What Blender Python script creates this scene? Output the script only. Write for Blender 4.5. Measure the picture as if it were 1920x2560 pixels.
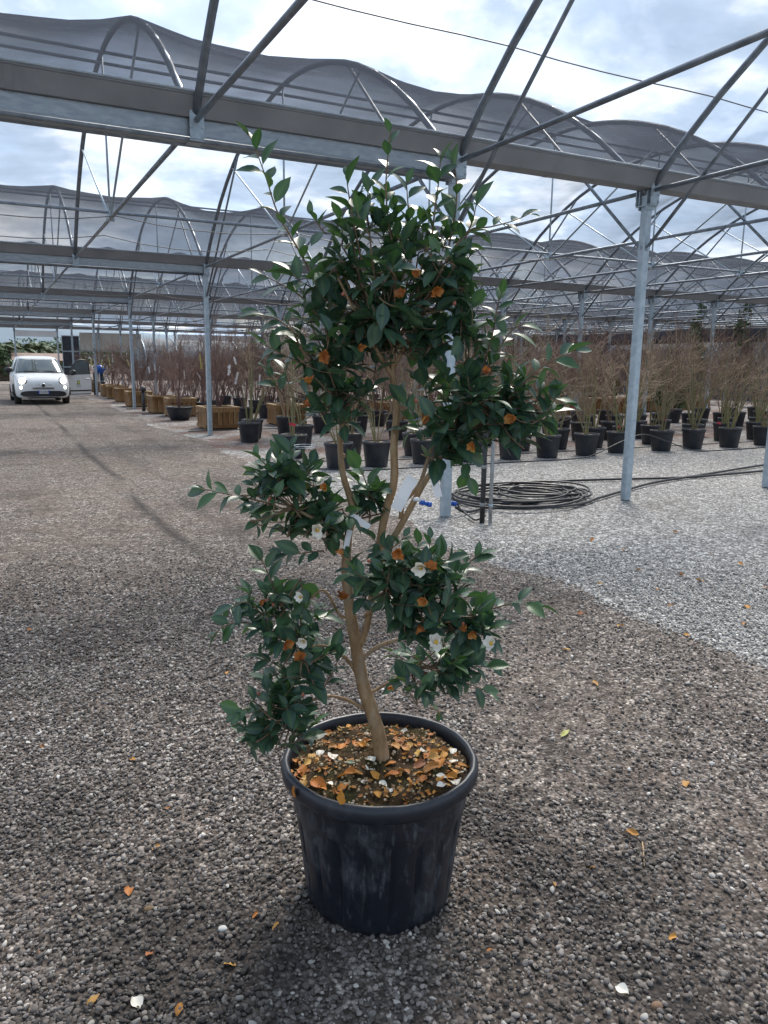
import bpy, math, random
import numpy as np
from mathutils import Vector, Matrix, Euler

rad = math.radians
R = random.Random(7)
for o in list(bpy.data.objects):
    bpy.data.objects.remove(o)
scene = bpy.context.scene
COL = scene.collection

# ------------------------------------------------------------------ camera
F, PIT, ROL, TH = 1920.0, rad(10.96), rad(.73), rad(27.0)
CAM = Vector((-4.137, -6.714, 1.562))
cd = bpy.data.cameras.new('camera')
cam = bpy.data.objects.new('camera', cd)
COL.objects.link(cam)
cd.sensor_fit = 'VERTICAL'
cd.sensor_height = 24.0
cd.lens = 24.0 * F / 2560.0
cd.clip_start = .05
cd.clip_end = 9000
cam.matrix_world = (Matrix.Translation(CAM) @ Matrix.Rotation(-TH, 4, 'Z') @
                    Matrix.Rotation(rad(90) - PIT, 4, 'X') @ Matrix.Rotation(ROL, 4, 'Z'))
scene.camera = cam

# ------------------------------------------------------------------ sky and sun (bright broken overcast)
SUN_EL, SUN_AZ = rad(48), rad(40)       # azimuth clockwise from +Y
w = bpy.data.worlds.new('World')
scene.world = w
w.use_nodes = True
nt = w.node_tree
nt.nodes.clear()
N, L = nt.nodes, nt.links
def wn(t, **k):
    n = N.new(t)
    for a, b in k.items():
        setattr(n, a, b)
    return n
out = wn('ShaderNodeOutputWorld')
bg = wn('ShaderNodeBackground')
sky = wn('ShaderNodeTexSky', sky_type='NISHITA', sun_disc=False, sun_elevation=SUN_EL, sun_rotation=SUN_AZ,
         air_density=1.0, dust_density=1.5, ozone_density=1.4)
tc = wn('ShaderNodeTexCoord')
sep = wn('ShaderNodeSeparateXYZ')
L.new(tc.outputs['Generated'], sep.inputs[0])
zc = wn('ShaderNodeMath', operation='MAXIMUM'); zc.inputs[1].default_value = .0
L.new(sep.outputs[2], zc.inputs[0])
za = wn('ShaderNodeMath', operation='ADD'); za.inputs[1].default_value = .22
L.new(zc.outputs[0], za.inputs[0])
dv = wn('ShaderNodeVectorMath', operation='DIVIDE')
cmb = wn('ShaderNodeCombineXYZ')
for i in range(3):
    L.new(za.outputs[0], cmb.inputs[i])
L.new(tc.outputs['Generated'], dv.inputs[0]); L.new(cmb.outputs[0], dv.inputs[1])
n1 = wn('ShaderNodeTexNoise'); n1.inputs['Scale'].default_value = 1.7; n1.inputs['Detail'].default_value = 7; n1.inputs['Roughness'].default_value = .56
n1.inputs['Distortion'].default_value = .35
mp1 = wn('ShaderNodeMapping'); mp1.inputs['Location'].default_value = (3.1, 1.7, .3)
L.new(dv.outputs[0], mp1.inputs[0]); L.new(mp1.outputs[0], n1.inputs['Vector'])
cover = wn('ShaderNodeValToRGB')
cover.color_ramp.elements[0].position = .30; cover.color_ramp.elements[1].position = .50
L.new(n1.outputs[0], cover.inputs[0])
n2 = wn('ShaderNodeTexNoise'); n2.inputs['Scale'].default_value = 3.2; n2.inputs['Detail'].default_value = 8; n2.inputs['Roughness'].default_value = .55
mp2 = wn('ShaderNodeMapping'); mp2.inputs['Location'].default_value = (.4, 5.2, 2.0)
L.new(dv.outputs[0], mp2.inputs[0]); L.new(mp2.outputs[0], n2.inputs['Vector'])
shade = wn('ShaderNodeValToRGB')
e = shade.color_ramp.elements
e[0].position = .34; e[0].color = (2.3, 3.0, 4.0, 1)
e[1].position = .69; e[1].color = (6.8, 7.0, 7.3, 1)
m_ = e.new(.50); m_.color = (2.9, 3.6, 4.6, 1)
L.new(n2.outputs[0], shade.inputs[0])
# clouds are brighter on the sun's side of the sky
sd = wn('ShaderNodeVectorMath', operation='DOT_PRODUCT')
sd.inputs[1].default_value = (math.sin(SUN_AZ) * math.cos(SUN_EL), math.cos(SUN_AZ) * math.cos(SUN_EL), math.sin(SUN_EL))
L.new(tc.outputs['Generated'], sd.inputs[0])
sm = wn('ShaderNodeMapRange'); sm.inputs[1].default_value = 0.1; sm.inputs[2].default_value = 1.0; sm.inputs[3].default_value = .9; sm.inputs[4].default_value = 1.18
L.new(sd.outputs['Value'], sm.inputs[0])
sc = wn('ShaderNodeVectorMath', operation='SCALE')
L.new(shade.outputs[0], sc.inputs[0]); L.new(sm.outputs[0], sc.inputs['Scale'])
mx = wn('ShaderNodeMix', data_type='RGBA')
L.new(cover.outputs[0], mx.inputs[0]); L.new(sky.outputs[0], mx.inputs[6]); L.new(sc.outputs[0], mx.inputs[7])
L.new(mx.outputs[2], bg.inputs[0])
bg.inputs[1].default_value = .088
L.new(bg.outputs[0], out.inputs[0])

sl = bpy.data.lights.new('sun', 'SUN')
sl.energy = 2.0; sl.angle = rad(20); sl.color = (1, .93, .84)
sun = bpy.data.objects.new('sun', sl); COL.objects.link(sun)
sdir = Vector((math.sin(SUN_AZ) * math.cos(SUN_EL), math.cos(SUN_AZ) * math.cos(SUN_EL), math.sin(SUN_EL)))
sun.rotation_euler = sdir.to_track_quat('Z', 'Y').to_euler()

scene.view_settings.view_transform = 'Standard'
scene.view_settings.look = 'None'
scene.view_settings.exposure = 1.65
scene.view_settings.gamma = 1
scene.cycles.transparent_max_bounces = 40
scene.cycles.max_bounces = 8
scene.cycles.use_denoising = True

# ------------------------------------------------------------------ helpers
RV = Vector((math.cos(TH), -math.sin(TH), 0))     # picture right, on the ground
FV = Vector((math.sin(TH), math.cos(TH), 0))      # ahead
def ray(x, y):
    X, Y = x - 960, y - 1280
    a = X * math.cos(ROL) + Y * math.sin(ROL); b = -X * math.sin(ROL) + Y * math.cos(ROL)
    fy = F * math.cos(PIT) - b * math.sin(PIT); z = -F * math.sin(PIT) - b * math.cos(PIT)
    return (RV * a + FV * fy + Vector((0, 0, z))) / F
def gnd(x, y, z=0.0):
    d = ray(x, y)
    return CAM + d * ((z - CAM.z) / d.z)

class MB:
    """collects shapes, builds one mesh object"""
    def __init__(s):
        s.v, s.f, s.a = [], [], []
    def add(s, v, f, val=None):
        b = len(s.v)
        s.v += [tuple(p) for p in v]
        s.f += [tuple(i + b for i in q) for q in f]
        if val is not None:
            s.a += val
        return s
    def box(s, c, d, m=None, rz=0):
        hx, hy, hz = d[0] / 2, d[1] / 2, d[2] / 2
        p = [Vector((x, y, z)) for x in (-hx, hx) for y in (-hy, hy) for z in (-hz, hz)]
        if rz: p = [Matrix.Rotation(rz, 3, 'Z') @ q for q in p]
        p = [q + Vector(c) for q in p]
        if m: p = [m @ q for q in p]
        return s.add(p, [(0, 1, 3, 2), (4, 6, 7, 5), (0, 4, 5, 1), (2, 3, 7, 6), (0, 2, 6, 4), (1, 5, 7, 3)])
    def bbox(s, c, d, b=.01, m=None):
        """box with chamfered vertical and top/bottom edges"""
        hx, hy, hz = d[0] / 2, d[1] / 2, d[2] / 2
        rings = []
        for z, i in ((-hz, b), (-hz + b, 0), (hz - b, 0), (hz, b)):
            x, y = hx - i, hy - i
            rings.append([(-x + b, -y, z), (x - b, -y, z), (x, -y + b, z), (x, y - b, z), (x - b, y, z), (-x + b, y, z), (-x, y - b, z), (-x, -y + b, z)])
        v = [Vector(p) + Vector(c) for r in rings for p in r]
        if m: v = [m @ q for q in v]
        f = [tuple(range(7, -1, -1)), tuple(range(24, 32))]
        for r in range(3):
            for i in range(8):
                j = (i + 1) % 8
                f.append((r * 8 + i, r * 8 + j, r * 8 + 8 + j, r * 8 + 8 + i))
        return s.add(v, f)
    def tube(s, pts, r, n=8, cap=True, wob=0, rnd=None):
        pts = [Vector(p) for p in pts]
        if not isinstance(r, (list, tuple)): r = [r] * len(pts)
        v, f = [], []
        u = None
        for i, p in enumerate(pts):
            t = (pts[min(i + 1, len(pts) - 1)] - pts[max(i - 1, 0)])
            if t.length < 1e-9: t = Vector((0, 0, 1))
            t.normalize()
            if u is None:
                u = t.cross(Vector((0, 0, 1)) if abs(t.z) < .9 else Vector((1, 0, 0))).normalized()
            else:
                u = (u - t * u.dot(t))
                u = u.normalized() if u.length > 1e-6 else t.orthogonal().normalized()
            b = t.cross(u)
            for k in range(n):
                a = 2 * math.pi * k / n
                rr = r[i] * (1 + (wob * (rnd.random() - .5) if wob else 0))
                v.append(p + (u * math.cos(a) + b * math.sin(a)) * rr)
        for i in range(len(pts) - 1):
            for k in range(n):
                j = (k + 1) % n
                f.append((i * n + k, i * n + j, (i + 1) * n + j, (i + 1) * n + k))
        if cap:
            f.append(tuple(range(n - 1, -1, -1)))
            f.append(tuple(range((len(pts) - 1) * n, len(pts) * n)))
        return s.add(v, f)
    def lathe(s, prof, n=32, c=(0, 0, 0), fn=None, close=False):
        v, f = [], []
        for r, z in prof:
            for k in range(n):
                a = 2 * math.pi * k / n
                rr = r if fn is None else fn(r, z, a)
                v.append((c[0] + rr * math.cos(a), c[1] + rr * math.sin(a), c[2] + z))
        m = len(prof)
        for i in range(m - 1):
            for k in range(n):
                j = (k + 1) % n
                f.append((i * n + k, i * n + j, (i + 1) * n + j, (i + 1) * n + k))
        if close:
            f.append(tuple(range(n - 1, -1, -1))); f.append(tuple(range((m - 1) * n, m * n)))
        return s.add(v, f)
    def mesh(s, name, mat, smooth=True, attr='rnd'):
        me = bpy.data.meshes.new(name)
        me.from_pydata(s.v, [], s.f)
        if s.a:
            at = me.attributes.new(attr, 'FLOAT', 'POINT')
            at.data.foreach_set('value', s.a)
        if mat: me.materials.append(mat)
        if smooth:
            me.polygons.foreach_set('use_smooth', [True] * len(me.polygons))
        me.update()
        return me
    def build(s, name, mat, parent=None, smooth=True, loc=(0, 0, 0)):
        return link(name, s.mesh(name, mat, smooth), parent, loc)
def link(name, me, parent=None, loc=(0, 0, 0), rot=(0, 0, 0), scale=None):
    o = bpy.data.objects.new(name, me)
    COL.objects.link(o)
    o.location = loc
    o.rotation_euler = rot
    if scale is not None: o.scale = scale if hasattr(scale, '__len__') else (scale,) * 3
    if parent: o.parent = parent
    return o
def sharp(o, ang=35):
    me = o.data
    me.set_sharp_from_angle(angle=rad(ang))
    return o
def empty(name, loc=(0, 0, 0), rz=0):
    o = bpy.data.objects.new(name, None)
    COL.objects.link(o)
    o.location = loc
    o.rotation_euler = (0, 0, rz)
    o.empty_display_size = .1
    return o
def tag(o, label=None, cat=None, group=None, kind=None):
    if label: o['label'] = label
    if cat: o['category'] = cat
    if group: o['group'] = group
    if kind: o['kind'] = kind
    return o
def copy_tree(o, parent=None, link_to=COL):
    c = o.copy()
    link_to.objects.link(c)
    if parent: c.parent = parent
    for ch in o.children:
        copy_tree(ch, c)
    return c

# ------------------------------------------------------------------ materials
class NB:
    def __init__(s, name):
        s.m = bpy.data.materials.new(name)
        s.m.use_nodes = True
        s.t = s.m.node_tree
        s.t.nodes.clear()
        s.out = s.t.nodes.new('ShaderNodeOutputMaterial')
        s.p = s.t.nodes.new('ShaderNodeBsdfPrincipled')
        s.t.links.new(s.p.outputs[0], s.out.inputs[0])
        s.tc = s.t.nodes.new('ShaderNodeTexCoord')
    def n(s, t, **k):
        q = s.t.nodes.new(t)
        for a, b in k.items(): setattr(q, a, b)
        return q
    def l(s, a, b): s.t.links.new(a, b)
    def noise(s, scale, detail=4, rough=.55, coord='Object', stretch=None, dist=0):
        q = s.n('ShaderNodeTexNoise')
        q.inputs['Scale'].default_value = scale; q.inputs['Detail'].default_value = detail
        q.inputs['Roughness'].default_value = rough; q.inputs['Distortion'].default_value = dist
        src = s.tc.outputs[coord]
        if stretch:
            mp = s.n('ShaderNodeMapping'); mp.inputs['Scale'].default_value = stretch
            s.l(src, mp.inputs[0]); src = mp.outputs[0]
        s.l(src, q.inputs['Vector'])
        return q.outputs[0]
    def ramp(s, fac, stops):
        q = s.n('ShaderNodeValToRGB')
        el = q.color_ramp.elements
        while len(el) < len(stops): el.new(.5)
        for e_, (p, c) in zip(el, stops):
            e_.position = p
            e_.color = (*c, 1) if hasattr(c, '__len__') else (c, c, c, 1)
        s.l(fac, q.inputs[0])
        return q.outputs[0]
    def mix(s, fac, a, b, mode='MIX'):
        q = s.n('ShaderNodeMix', data_type='RGBA', blend_type=mode)
        for sock, val in ((0, fac), (6, a), (7, b)):
            if isinstance(val, bpy.types.NodeSocket): s.l(val, q.inputs[sock])
            elif sock == 0: q.inputs[0].default_value = val
            else: q.inputs[sock].default_value = (*val, 1)
        return q.outputs[2]
    def math(s, op, a, b=None):
        q = s.n('ShaderNodeMath', operation=op)
        for i, val in enumerate((a, b)):
            if val is None: continue
            if isinstance(val, bpy.types.NodeSocket): s.l(val, q.inputs[i])
            else: q.inputs[i].default_value = val
        return q.outputs[0]
    def bump(s, h, strength=.3, dist=.01):
        q = s.n('ShaderNodeBump')
        q.inputs['Strength'].default_value = strength; q.inputs['Distance'].default_value = dist
        s.l(h, q.inputs['Height']); s.l(q.outputs[0], s.p.inputs['Normal'])
    def base(s, c):
        if isinstance(c, bpy.types.NodeSocket): s.l(c, s.p.inputs['Base Color'])
        else: s.p.inputs['Base Color'].default_value = (*c, 1)
        return s
    def set(s, rough=.5, metal=0, spec=.5, **k):
        if isinstance(rough, bpy.types.NodeSocket): s.l(rough, s.p.inputs['Roughness'])
        else: s.p.inputs['Roughness'].default_value = rough
        s.p.inputs['Metallic'].default_value = metal
        s.p.inputs['Specular IOR Level'].default_value = spec
        return s
def simple(name, c1, c2=None, scale=8, rough=.5, metal=0, bump=0, bscale=40, spec=.5, bdist=.004, stretch=None, lo=.35, hi=.65):
    b = NB(name)
    if c2 is None: b.base(c1)
    else: b.base(b.ramp(b.noise(scale, 5, stretch=stretch), [(lo, c1), (hi, c2)]))
    b.set(rough, metal, spec)
    if bump: b.bump(b.noise(bscale, 4, stretch=stretch), bump, bdist)
    return b.m
def objvar(name, cols, rough=.6, attr=None, bump=0, bscale=60, spec=.5, patch=None, pscale=40):
    """colour picked per object (and per piece attribute) along a ramp, with fine mottling"""
    b = NB(name)
    oi = b.n('ShaderNodeObjectInfo')
    fac = oi.outputs['Random']
    if attr:
        at = b.n('ShaderNodeAttribute', attribute_name=attr)
        fac = b.math('FRACT', b.math('ADD', fac, at.outputs['Fac']))
    c = b.ramp(fac, [(i / max(1, len(cols) - 1), q) for i, q in enumerate(cols)])
    if patch:
        c = b.mix(b.ramp(b.noise(pscale, 4), [(.45, 0), (.65, 1)]), c, patch)
    b.base(c).set(rough, 0, spec)
    if bump: b.bump(b.noise(bscale, 4), bump, .003)
    return b.m

M = {}
M['steel'] = simple('galvanised_steel', (.33, .40, .45), (.45, .52, .57), 14, .42, .55, .12, 60)
M['beam'] = simple('galvanised_sheet', (.27, .31, .345), (.37, .41, .44), 30, .36, .6, .1, 50, stretch=(.3, 1, 1))
M['tubing'] = simple('galvanised_tube', (.14, .17, .205), (.24, .275, .315), 10, .4, .5)
M['gutter'] = simple('gutter_sheet', (.175, .185, .20), (.245, .255, .27), 2.2, .5, .15, stretch=(1.2, 3, .4), lo=.25, hi=.7)
M['bolt'] = simple('bolt', (.2, .2, .2), None, rough=.4, metal=.8)
M['wire'] = simple('wire', (.06, .06, .065), None, rough=.5)
M['black_plastic'] = simple('black_plastic', (.010, .012, .017), (.030, .033, .040), 7, .42, 0, .15, 30)
M['hose'] = simple('black_hose', (.014, .015, .017), (.04, .04, .042), 12, .45)
M['blue_plastic'] = simple('blue_plastic', (.006, .06, .32), (.01, .10, .45), 9, .35)
M['grey_pipe'] = simple('grey_pipe', (.22, .23, .23), (.32, .32, .31), 15, .5)
_b = NB('box_wood')
_oi = _b.n('ShaderNodeObjectInfo')
_c = _b.ramp(_oi.outputs['Random'], [(0, (.19, .095, .035)), (.35, (.30, .165, .065)), (.7, (.36, .215, .10)), (1, (.25, .15, .075))])
_c = _b.mix(_b.ramp(_b.noise(7, 6, .6, stretch=(6, 6, .7)), [(.40, 0), (.66, .7)]), _c, (.10, .055, .025))
_b.base(_c).set(.75, 0, .3)
_b.bump(_b.noise(22, 4, stretch=(6, 6, .7)), .35, .004)
M['wood'] = _b.m
M['wood_pale'] = simple('box_wood_weathered', (.30, .19, .09), (.42, .29, .16), 6, .75, 0, .3, 22, stretch=(.8, .8, 6))
M['potting'] = simple('potting_mix', (.10, .07, .045), (.36, .27, .18), 45, .95, 0, .8, 60, bdist=.02)
M['white_tag'] = simple('white_label_plastic', (.74, .75, .76), (.82, .82, .82), 6, .5)
M['yellow_tag'] = simple('yellow_label_plastic', (.62, .60, .12), (.72, .70, .25), 6, .5)
M['red_tag'] = simple('red_label_plastic', (.55, .02, .05), None, rough=.5)
M['print'] = simple('label_print', (.06, .06, .07), None, rough=.7)

def net_material():
    b = NB('shade_net')
    b.t.nodes.remove(b.p)
    tr = b.n('ShaderNodeBsdfTransparent'); tr.inputs[0].default_value = (1, 1, 1, 1)
    df = b.n('ShaderNodeBsdfDiffuse'); df.inputs[0].default_value = (.050, .057, .070, 1)
    tl = b.n('ShaderNodeBsdfTranslucent'); tl.inputs[0].default_value = (.085, .096, .118, 1)
    m1 = b.n('ShaderNodeMixShader'); m1.inputs[0].default_value = .5
    b.l(df.outputs[0], m1.inputs[1]); b.l(tl.outputs[0], m1.inputs[2])
    m2 = b.n('ShaderNodeMixShader')
    # woven cloth: a slanting ray meets more thread, share let through = t ** (1 / cos)
    lw = b.n('ShaderNodeLayerWeight'); lw.inputs[0].default_value = .5
    cosv = b.math('MAXIMUM', b.math('SUBTRACT', 1.0, lw.outputs['Facing']), .16)
    nz = b.noise(2.2, 5, stretch=(.6, 2.0, 1))
    mr = b.n('ShaderNodeMapRange'); mr.inputs[1].default_value = .3; mr.inputs[2].default_value = .7
    mr.inputs[3].default_value = .79; mr.inputs[4].default_value = .72
    b.l(nz, mr.inputs[0])
    thr = b.math('POWER', mr.outputs[0], b.math('DIVIDE', 1.0, cosv))
    b.l(b.math('SUBTRACT', 1.0, thr), m2.inputs[0])
    b.l(tr.outputs[0], m2.inputs[1]); b.l(m1.outputs[0], m2.inputs[2])
    b.l(m2.outputs[0], b.out.inputs[0])
    return b.m
M['net'] = net_material()
M['dark_net'] = simple('dark_curtain_net', (.028, .031, .040), (.045, .05, .06), 3, .85)
M['film'] = simple('tan_curtain_film', (.38, .35, .30), (.46, .43, .38), 1.2, .6)
M['white_film'] = simple('white_film', (.66, .67, .67), (.76, .77, .77), 1.2, .5)

DARK_PATCHES = [(470, 2420, .62, .75), (760, 2330, .35, .6), (60, 2100, .5, .45), (1480, 2230, .42, .55), (1250, 2060, .35, .5), (1700, 2420, .5, .5), (1350, 1500, .5, .35), (640, 1700, .45, .25), (1300, 2450, .4, .5)]  # centre, reach and strength of each darker ground patch
def patch_mask(b, vec):
    """darker patches in the gravel, each with its own ragged outline"""
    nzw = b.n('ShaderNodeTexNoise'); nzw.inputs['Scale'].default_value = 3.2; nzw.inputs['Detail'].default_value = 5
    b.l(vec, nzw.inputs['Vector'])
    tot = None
    for px, py, rad_, amt in DARK_PATCHES:
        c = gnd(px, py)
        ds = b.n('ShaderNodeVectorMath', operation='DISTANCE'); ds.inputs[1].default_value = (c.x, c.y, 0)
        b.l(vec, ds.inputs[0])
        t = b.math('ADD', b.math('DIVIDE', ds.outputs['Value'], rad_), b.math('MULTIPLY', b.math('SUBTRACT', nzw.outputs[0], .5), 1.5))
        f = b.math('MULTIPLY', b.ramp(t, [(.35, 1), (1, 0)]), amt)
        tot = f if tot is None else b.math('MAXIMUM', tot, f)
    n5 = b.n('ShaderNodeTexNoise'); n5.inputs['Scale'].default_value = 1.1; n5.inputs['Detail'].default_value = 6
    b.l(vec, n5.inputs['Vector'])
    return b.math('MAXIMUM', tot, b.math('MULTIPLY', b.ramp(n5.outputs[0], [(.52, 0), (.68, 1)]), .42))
def gravel_mat(name, cols, mud, mudamt, scale=85, patchy=None, extra=None):
    b = NB(name)
    vo = b.n('ShaderNodeTexVoronoi'); vo.inputs['Scale'].default_value = scale
    b.l(b.tc.outputs['Object'], vo.inputs['Vector'])
    sepc = b.n('ShaderNodeSeparateColor'); b.l(vo.outputs['Color'], sepc.inputs[0])
    stone = b.ramp(sepc.outputs[0], cols)
    # joints between the stones hold dark grit
    joint = b.ramp(vo.outputs['Distance'], [(.35, 0), (.75, 1)])
    stone = b.mix(b.math('MULTIPLY', joint, .75), stone, mud[0])
    muda = b.ramp(b.noise(.55, 6, .62), [(.42 - mudamt, 0), (.62 - mudamt, 1)])
    mudb = b.ramp(b.noise(2.3, 6, .6), [(.36, 0), (.64, 1)])
    mfac = b.math('MULTIPLY', b.math('MULTIPLY', muda, mudb), .75)
    mudc = b.ramp(b.noise(60, 4), [(.3, mud[0]), (.7, mud[1])])
    c = b.mix(mfac, stone, mudc)
    big = b.ramp(b.noise(.28, 4, .5), [(.3, (.80, .80, .80)), (.7, (1.12, 1.1, 1.08))])
    c = b.mix(1.0, c, big, 'MULTIPLY')
    spk = b.ramp(b.noise(17, 5, .75), [(.36, (.46, .45, .44)), (.64, (1.50, 1.49, 1.48))])
    spk2 = b.ramp(b.noise(5.5, 7, .8), [(.36, (.66, .65, .64)), (.64, (1.30, 1.30, 1.30))])
    c = b.mix(1.0, c, spk2, 'MULTIPLY')
    c = b.mix(1.0, c, spk, 'MULTIPLY')
    if extra: c = extra(b, c)
    b.base(c).set(.88, 0, .3)
    hm = b.math('SUBTRACT', 1.0, vo.outputs['Distance'])
    b.bump(hm, .75, .012)
    return b.m
def ruts(b, c):
    """darker patches, and compacted darker wheel tracks along the road"""
    c = b.mix(patch_mask(b, b.tc.outputs['Object']), c, (.022, .018, .016))
    sp = b.n('ShaderNodeSeparateXYZ'); b.l(b.tc.outputs['Object'], sp.inputs[0])
    wob = b.math('MULTIPLY', b.math('SUBTRACT', b.noise(.35, 4), .5), .30)
    x = b.math('ADD', sp.outputs[0], wob)
    for x0, wd, st in ((-2.73, .10, .9), (-2.2, .16, .3), (-1.4, .25, .3), (-4.7, .3, .3)):
        d = b.math('ABSOLUTE', b.math('SUBTRACT', x, x0))
        f = b.ramp(b.math('DIVIDE', d, wd), [(0, 1), (1, 0)])
        f = b.math('MULTIPLY', b.math('MULTIPLY', f, st), b.ramp(b.noise(.45, 4), [(.36, 0), (.56, 1)]))
        c = b.mix(f, c, (.030, .026, .024))
    return c
def litter(b, c):
    """rusty bark crumbs trodden into the bed between the pots"""
    sp = b.n('ShaderNodeSeparateXYZ'); b.l(b.tc.outputs['Object'], sp.inputs[0])
    y = b.ramp(b.math('DIVIDE', sp.outputs[1], 40.0), [(.085, 0), (.15, 1)])
    f = b.math('MULTIPLY', y, b.ramp(b.noise(.9, 5, .65), [(.40, 0), (.58, .85)]))
    crumbs = b.ramp(b.noise(45, 4), [(.3, (.05, .022, .014)), (.7, (.19, .095, .06))])
    return b.mix(f, c, crumbs)
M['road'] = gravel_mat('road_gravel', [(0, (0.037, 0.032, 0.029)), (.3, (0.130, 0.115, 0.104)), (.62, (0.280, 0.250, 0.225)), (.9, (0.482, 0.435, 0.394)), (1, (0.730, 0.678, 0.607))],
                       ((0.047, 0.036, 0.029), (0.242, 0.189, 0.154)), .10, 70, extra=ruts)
M['bed'] = gravel_mat('bed_gravel', [(0, (0.110, 0.112, 0.113)), (.35, (0.332, 0.334, 0.331)), (.7, (0.510, 0.510, 0.502)), (1, (0.768, 0.773, 0.745))],
                      ((0.094, 0.090, 0.085), (0.232, 0.218, 0.204)), -.10, 55, extra=litter)

def trans_leaf(name, cols, rough=.3, tr=.18, trc=(.10, .22, .04), spec=.5, rib=True, attr='rnd'):
    b = NB(name)
    oi = b.n('ShaderNodeObjectInfo')
    at = b.n('ShaderNodeAttribute', attribute_name=attr)
    fac = b.math('FRACT', b.math('ADD', oi.outputs['Random'], at.outputs['Fac']))
    c = b.ramp(fac, [(i / max(1, len(cols) - 1), q) for i, q in enumerate(cols)])
    if rib:
        ar = b.n('ShaderNodeAttribute', attribute_name='rib')
        c = b.mix(b.math('MULTIPLY', b.ramp(ar.outputs['Fac'], [(.55, 0), (1, 1)]), .55), c, (.10, .17, .07))
    b.base(c).set(rough, 0, spec)
    b.bump(b.noise(90, 3), .12, .002)
    tl = b.n('ShaderNodeBsdfTranslucent'); tl.inputs[0].default_value = (*trc, 1)
    ms = b.n('ShaderNodeMixShader'); ms.inputs[0].default_value = tr
    b.l(b.p.outputs[0], ms.inputs[1]); b.l(tl.outputs[0], ms.inputs[2]); b.l(ms.outputs[0], b.out.inputs[0])
    return b.m
M['leaf'] = trans_leaf('camellia_leaf', [(.027, .060, .045), (.037, .080, .057), (.032, .072, .058), (.046, .100, .052), (.029, .067, .054), (.062, .128, .052)], .37, .12, (.10, .25, .04), spec=.42)
M['petal'] = trans_leaf('white_petal', [(.80, .76, .66), (.84, .82, .76)], .5, .25, (.7, .66, .5), rib=False)
M['wilted'] = trans_leaf('wilted_petal', [(.34, .10, .02), (.46, .18, .035), (.26, .07, .02), (.52, .27, .06)], .6, .2, (.5, .16, .02), rib=False)
M['fallen'] = trans_leaf('fallen_leaf', [(.42, .13, .018), (.56, .27, .04), (.20, .065, .02), (.62, .38, .09), (.30, .10, .03), (.50, .18, .02)], .65, .15, (.45, .18, .03), rib=False)
M['fallen_green'] = trans_leaf('fallen_green_leaf', [(.30, .34, .06), (.38, .38, .10)], .6, .1, (.3, .35, .05), rib=False)
_b = NB('camellia_bark')
_c = _b.ramp(_b.noise(26, 6, .65, stretch=(1, 1, .35)), [(.30, (.16, .095, .045)), (.52, (.29, .19, .10)), (.72, (.42, .31, .19))])
_c = _b.mix(_b.ramp(_b.noise(11, 5, .6, stretch=(1, 1, .6)), [(.52, 0), (.68, .65)]), _c, (.25, .235, .195))
_c = _b.mix(_b.ramp(_b.noise(75, 3, .6), [(.64, 0), (.72, .7)]), _c, (.07, .045, .025))
_b.base(_c).set(.72, 0, .35)
_b.bump(_b.noise(60, 6, .65, stretch=(1, 1, .4)), .5, .003)
M['bark'] = _b.m
M['twig'] = simple('young_twig', (.10, .062, .035), (.20, .13, .075), 30, .7)
M['bud'] = simple('flower_bud', (.22, .05, .03), (.30, .10, .05), 30, .5)

# ================================================================== GROUND
def struct(o): return tag(o, kind='structure')
g = MB().add([(-3000, -3000, 0), (3000, -3000, 0), (3000, 3000, 0), (-3000, 3000, 0)], [(0, 1, 2, 3)])
struct(g.build('ground', M['bed'], smooth=False))
# road: dark gravel sheet with a ragged right-hand edge
b = MB(); rr = random.Random(3)
ys = [-14 + i * .06 for i in range(int(22 / .06))] + [8 + i * .4 for i in range(int(60 / .4))]
lo = 0
for i, y in enumerate(ys):
    wig = .10 * math.sin(y * .9) + .06 * math.sin(y * 2.3 + 1)
    lo = lo * .82 + rr.uniform(-.05, .05)
    b.v.append((-7.4 + wig, y, .004)); b.v.append((-.55 + wig + lo, y, .004))
    if i: b.f.append((2 * i - 2, 2 * i - 1, 2 * i + 1, 2 * i))
struct(b.build('road', M['road'], smooth=False))
def road_edge(y): return -.55 + .10 * math.sin(y * .9) + .06 * math.sin(y * 2.3 + 1)

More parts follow.
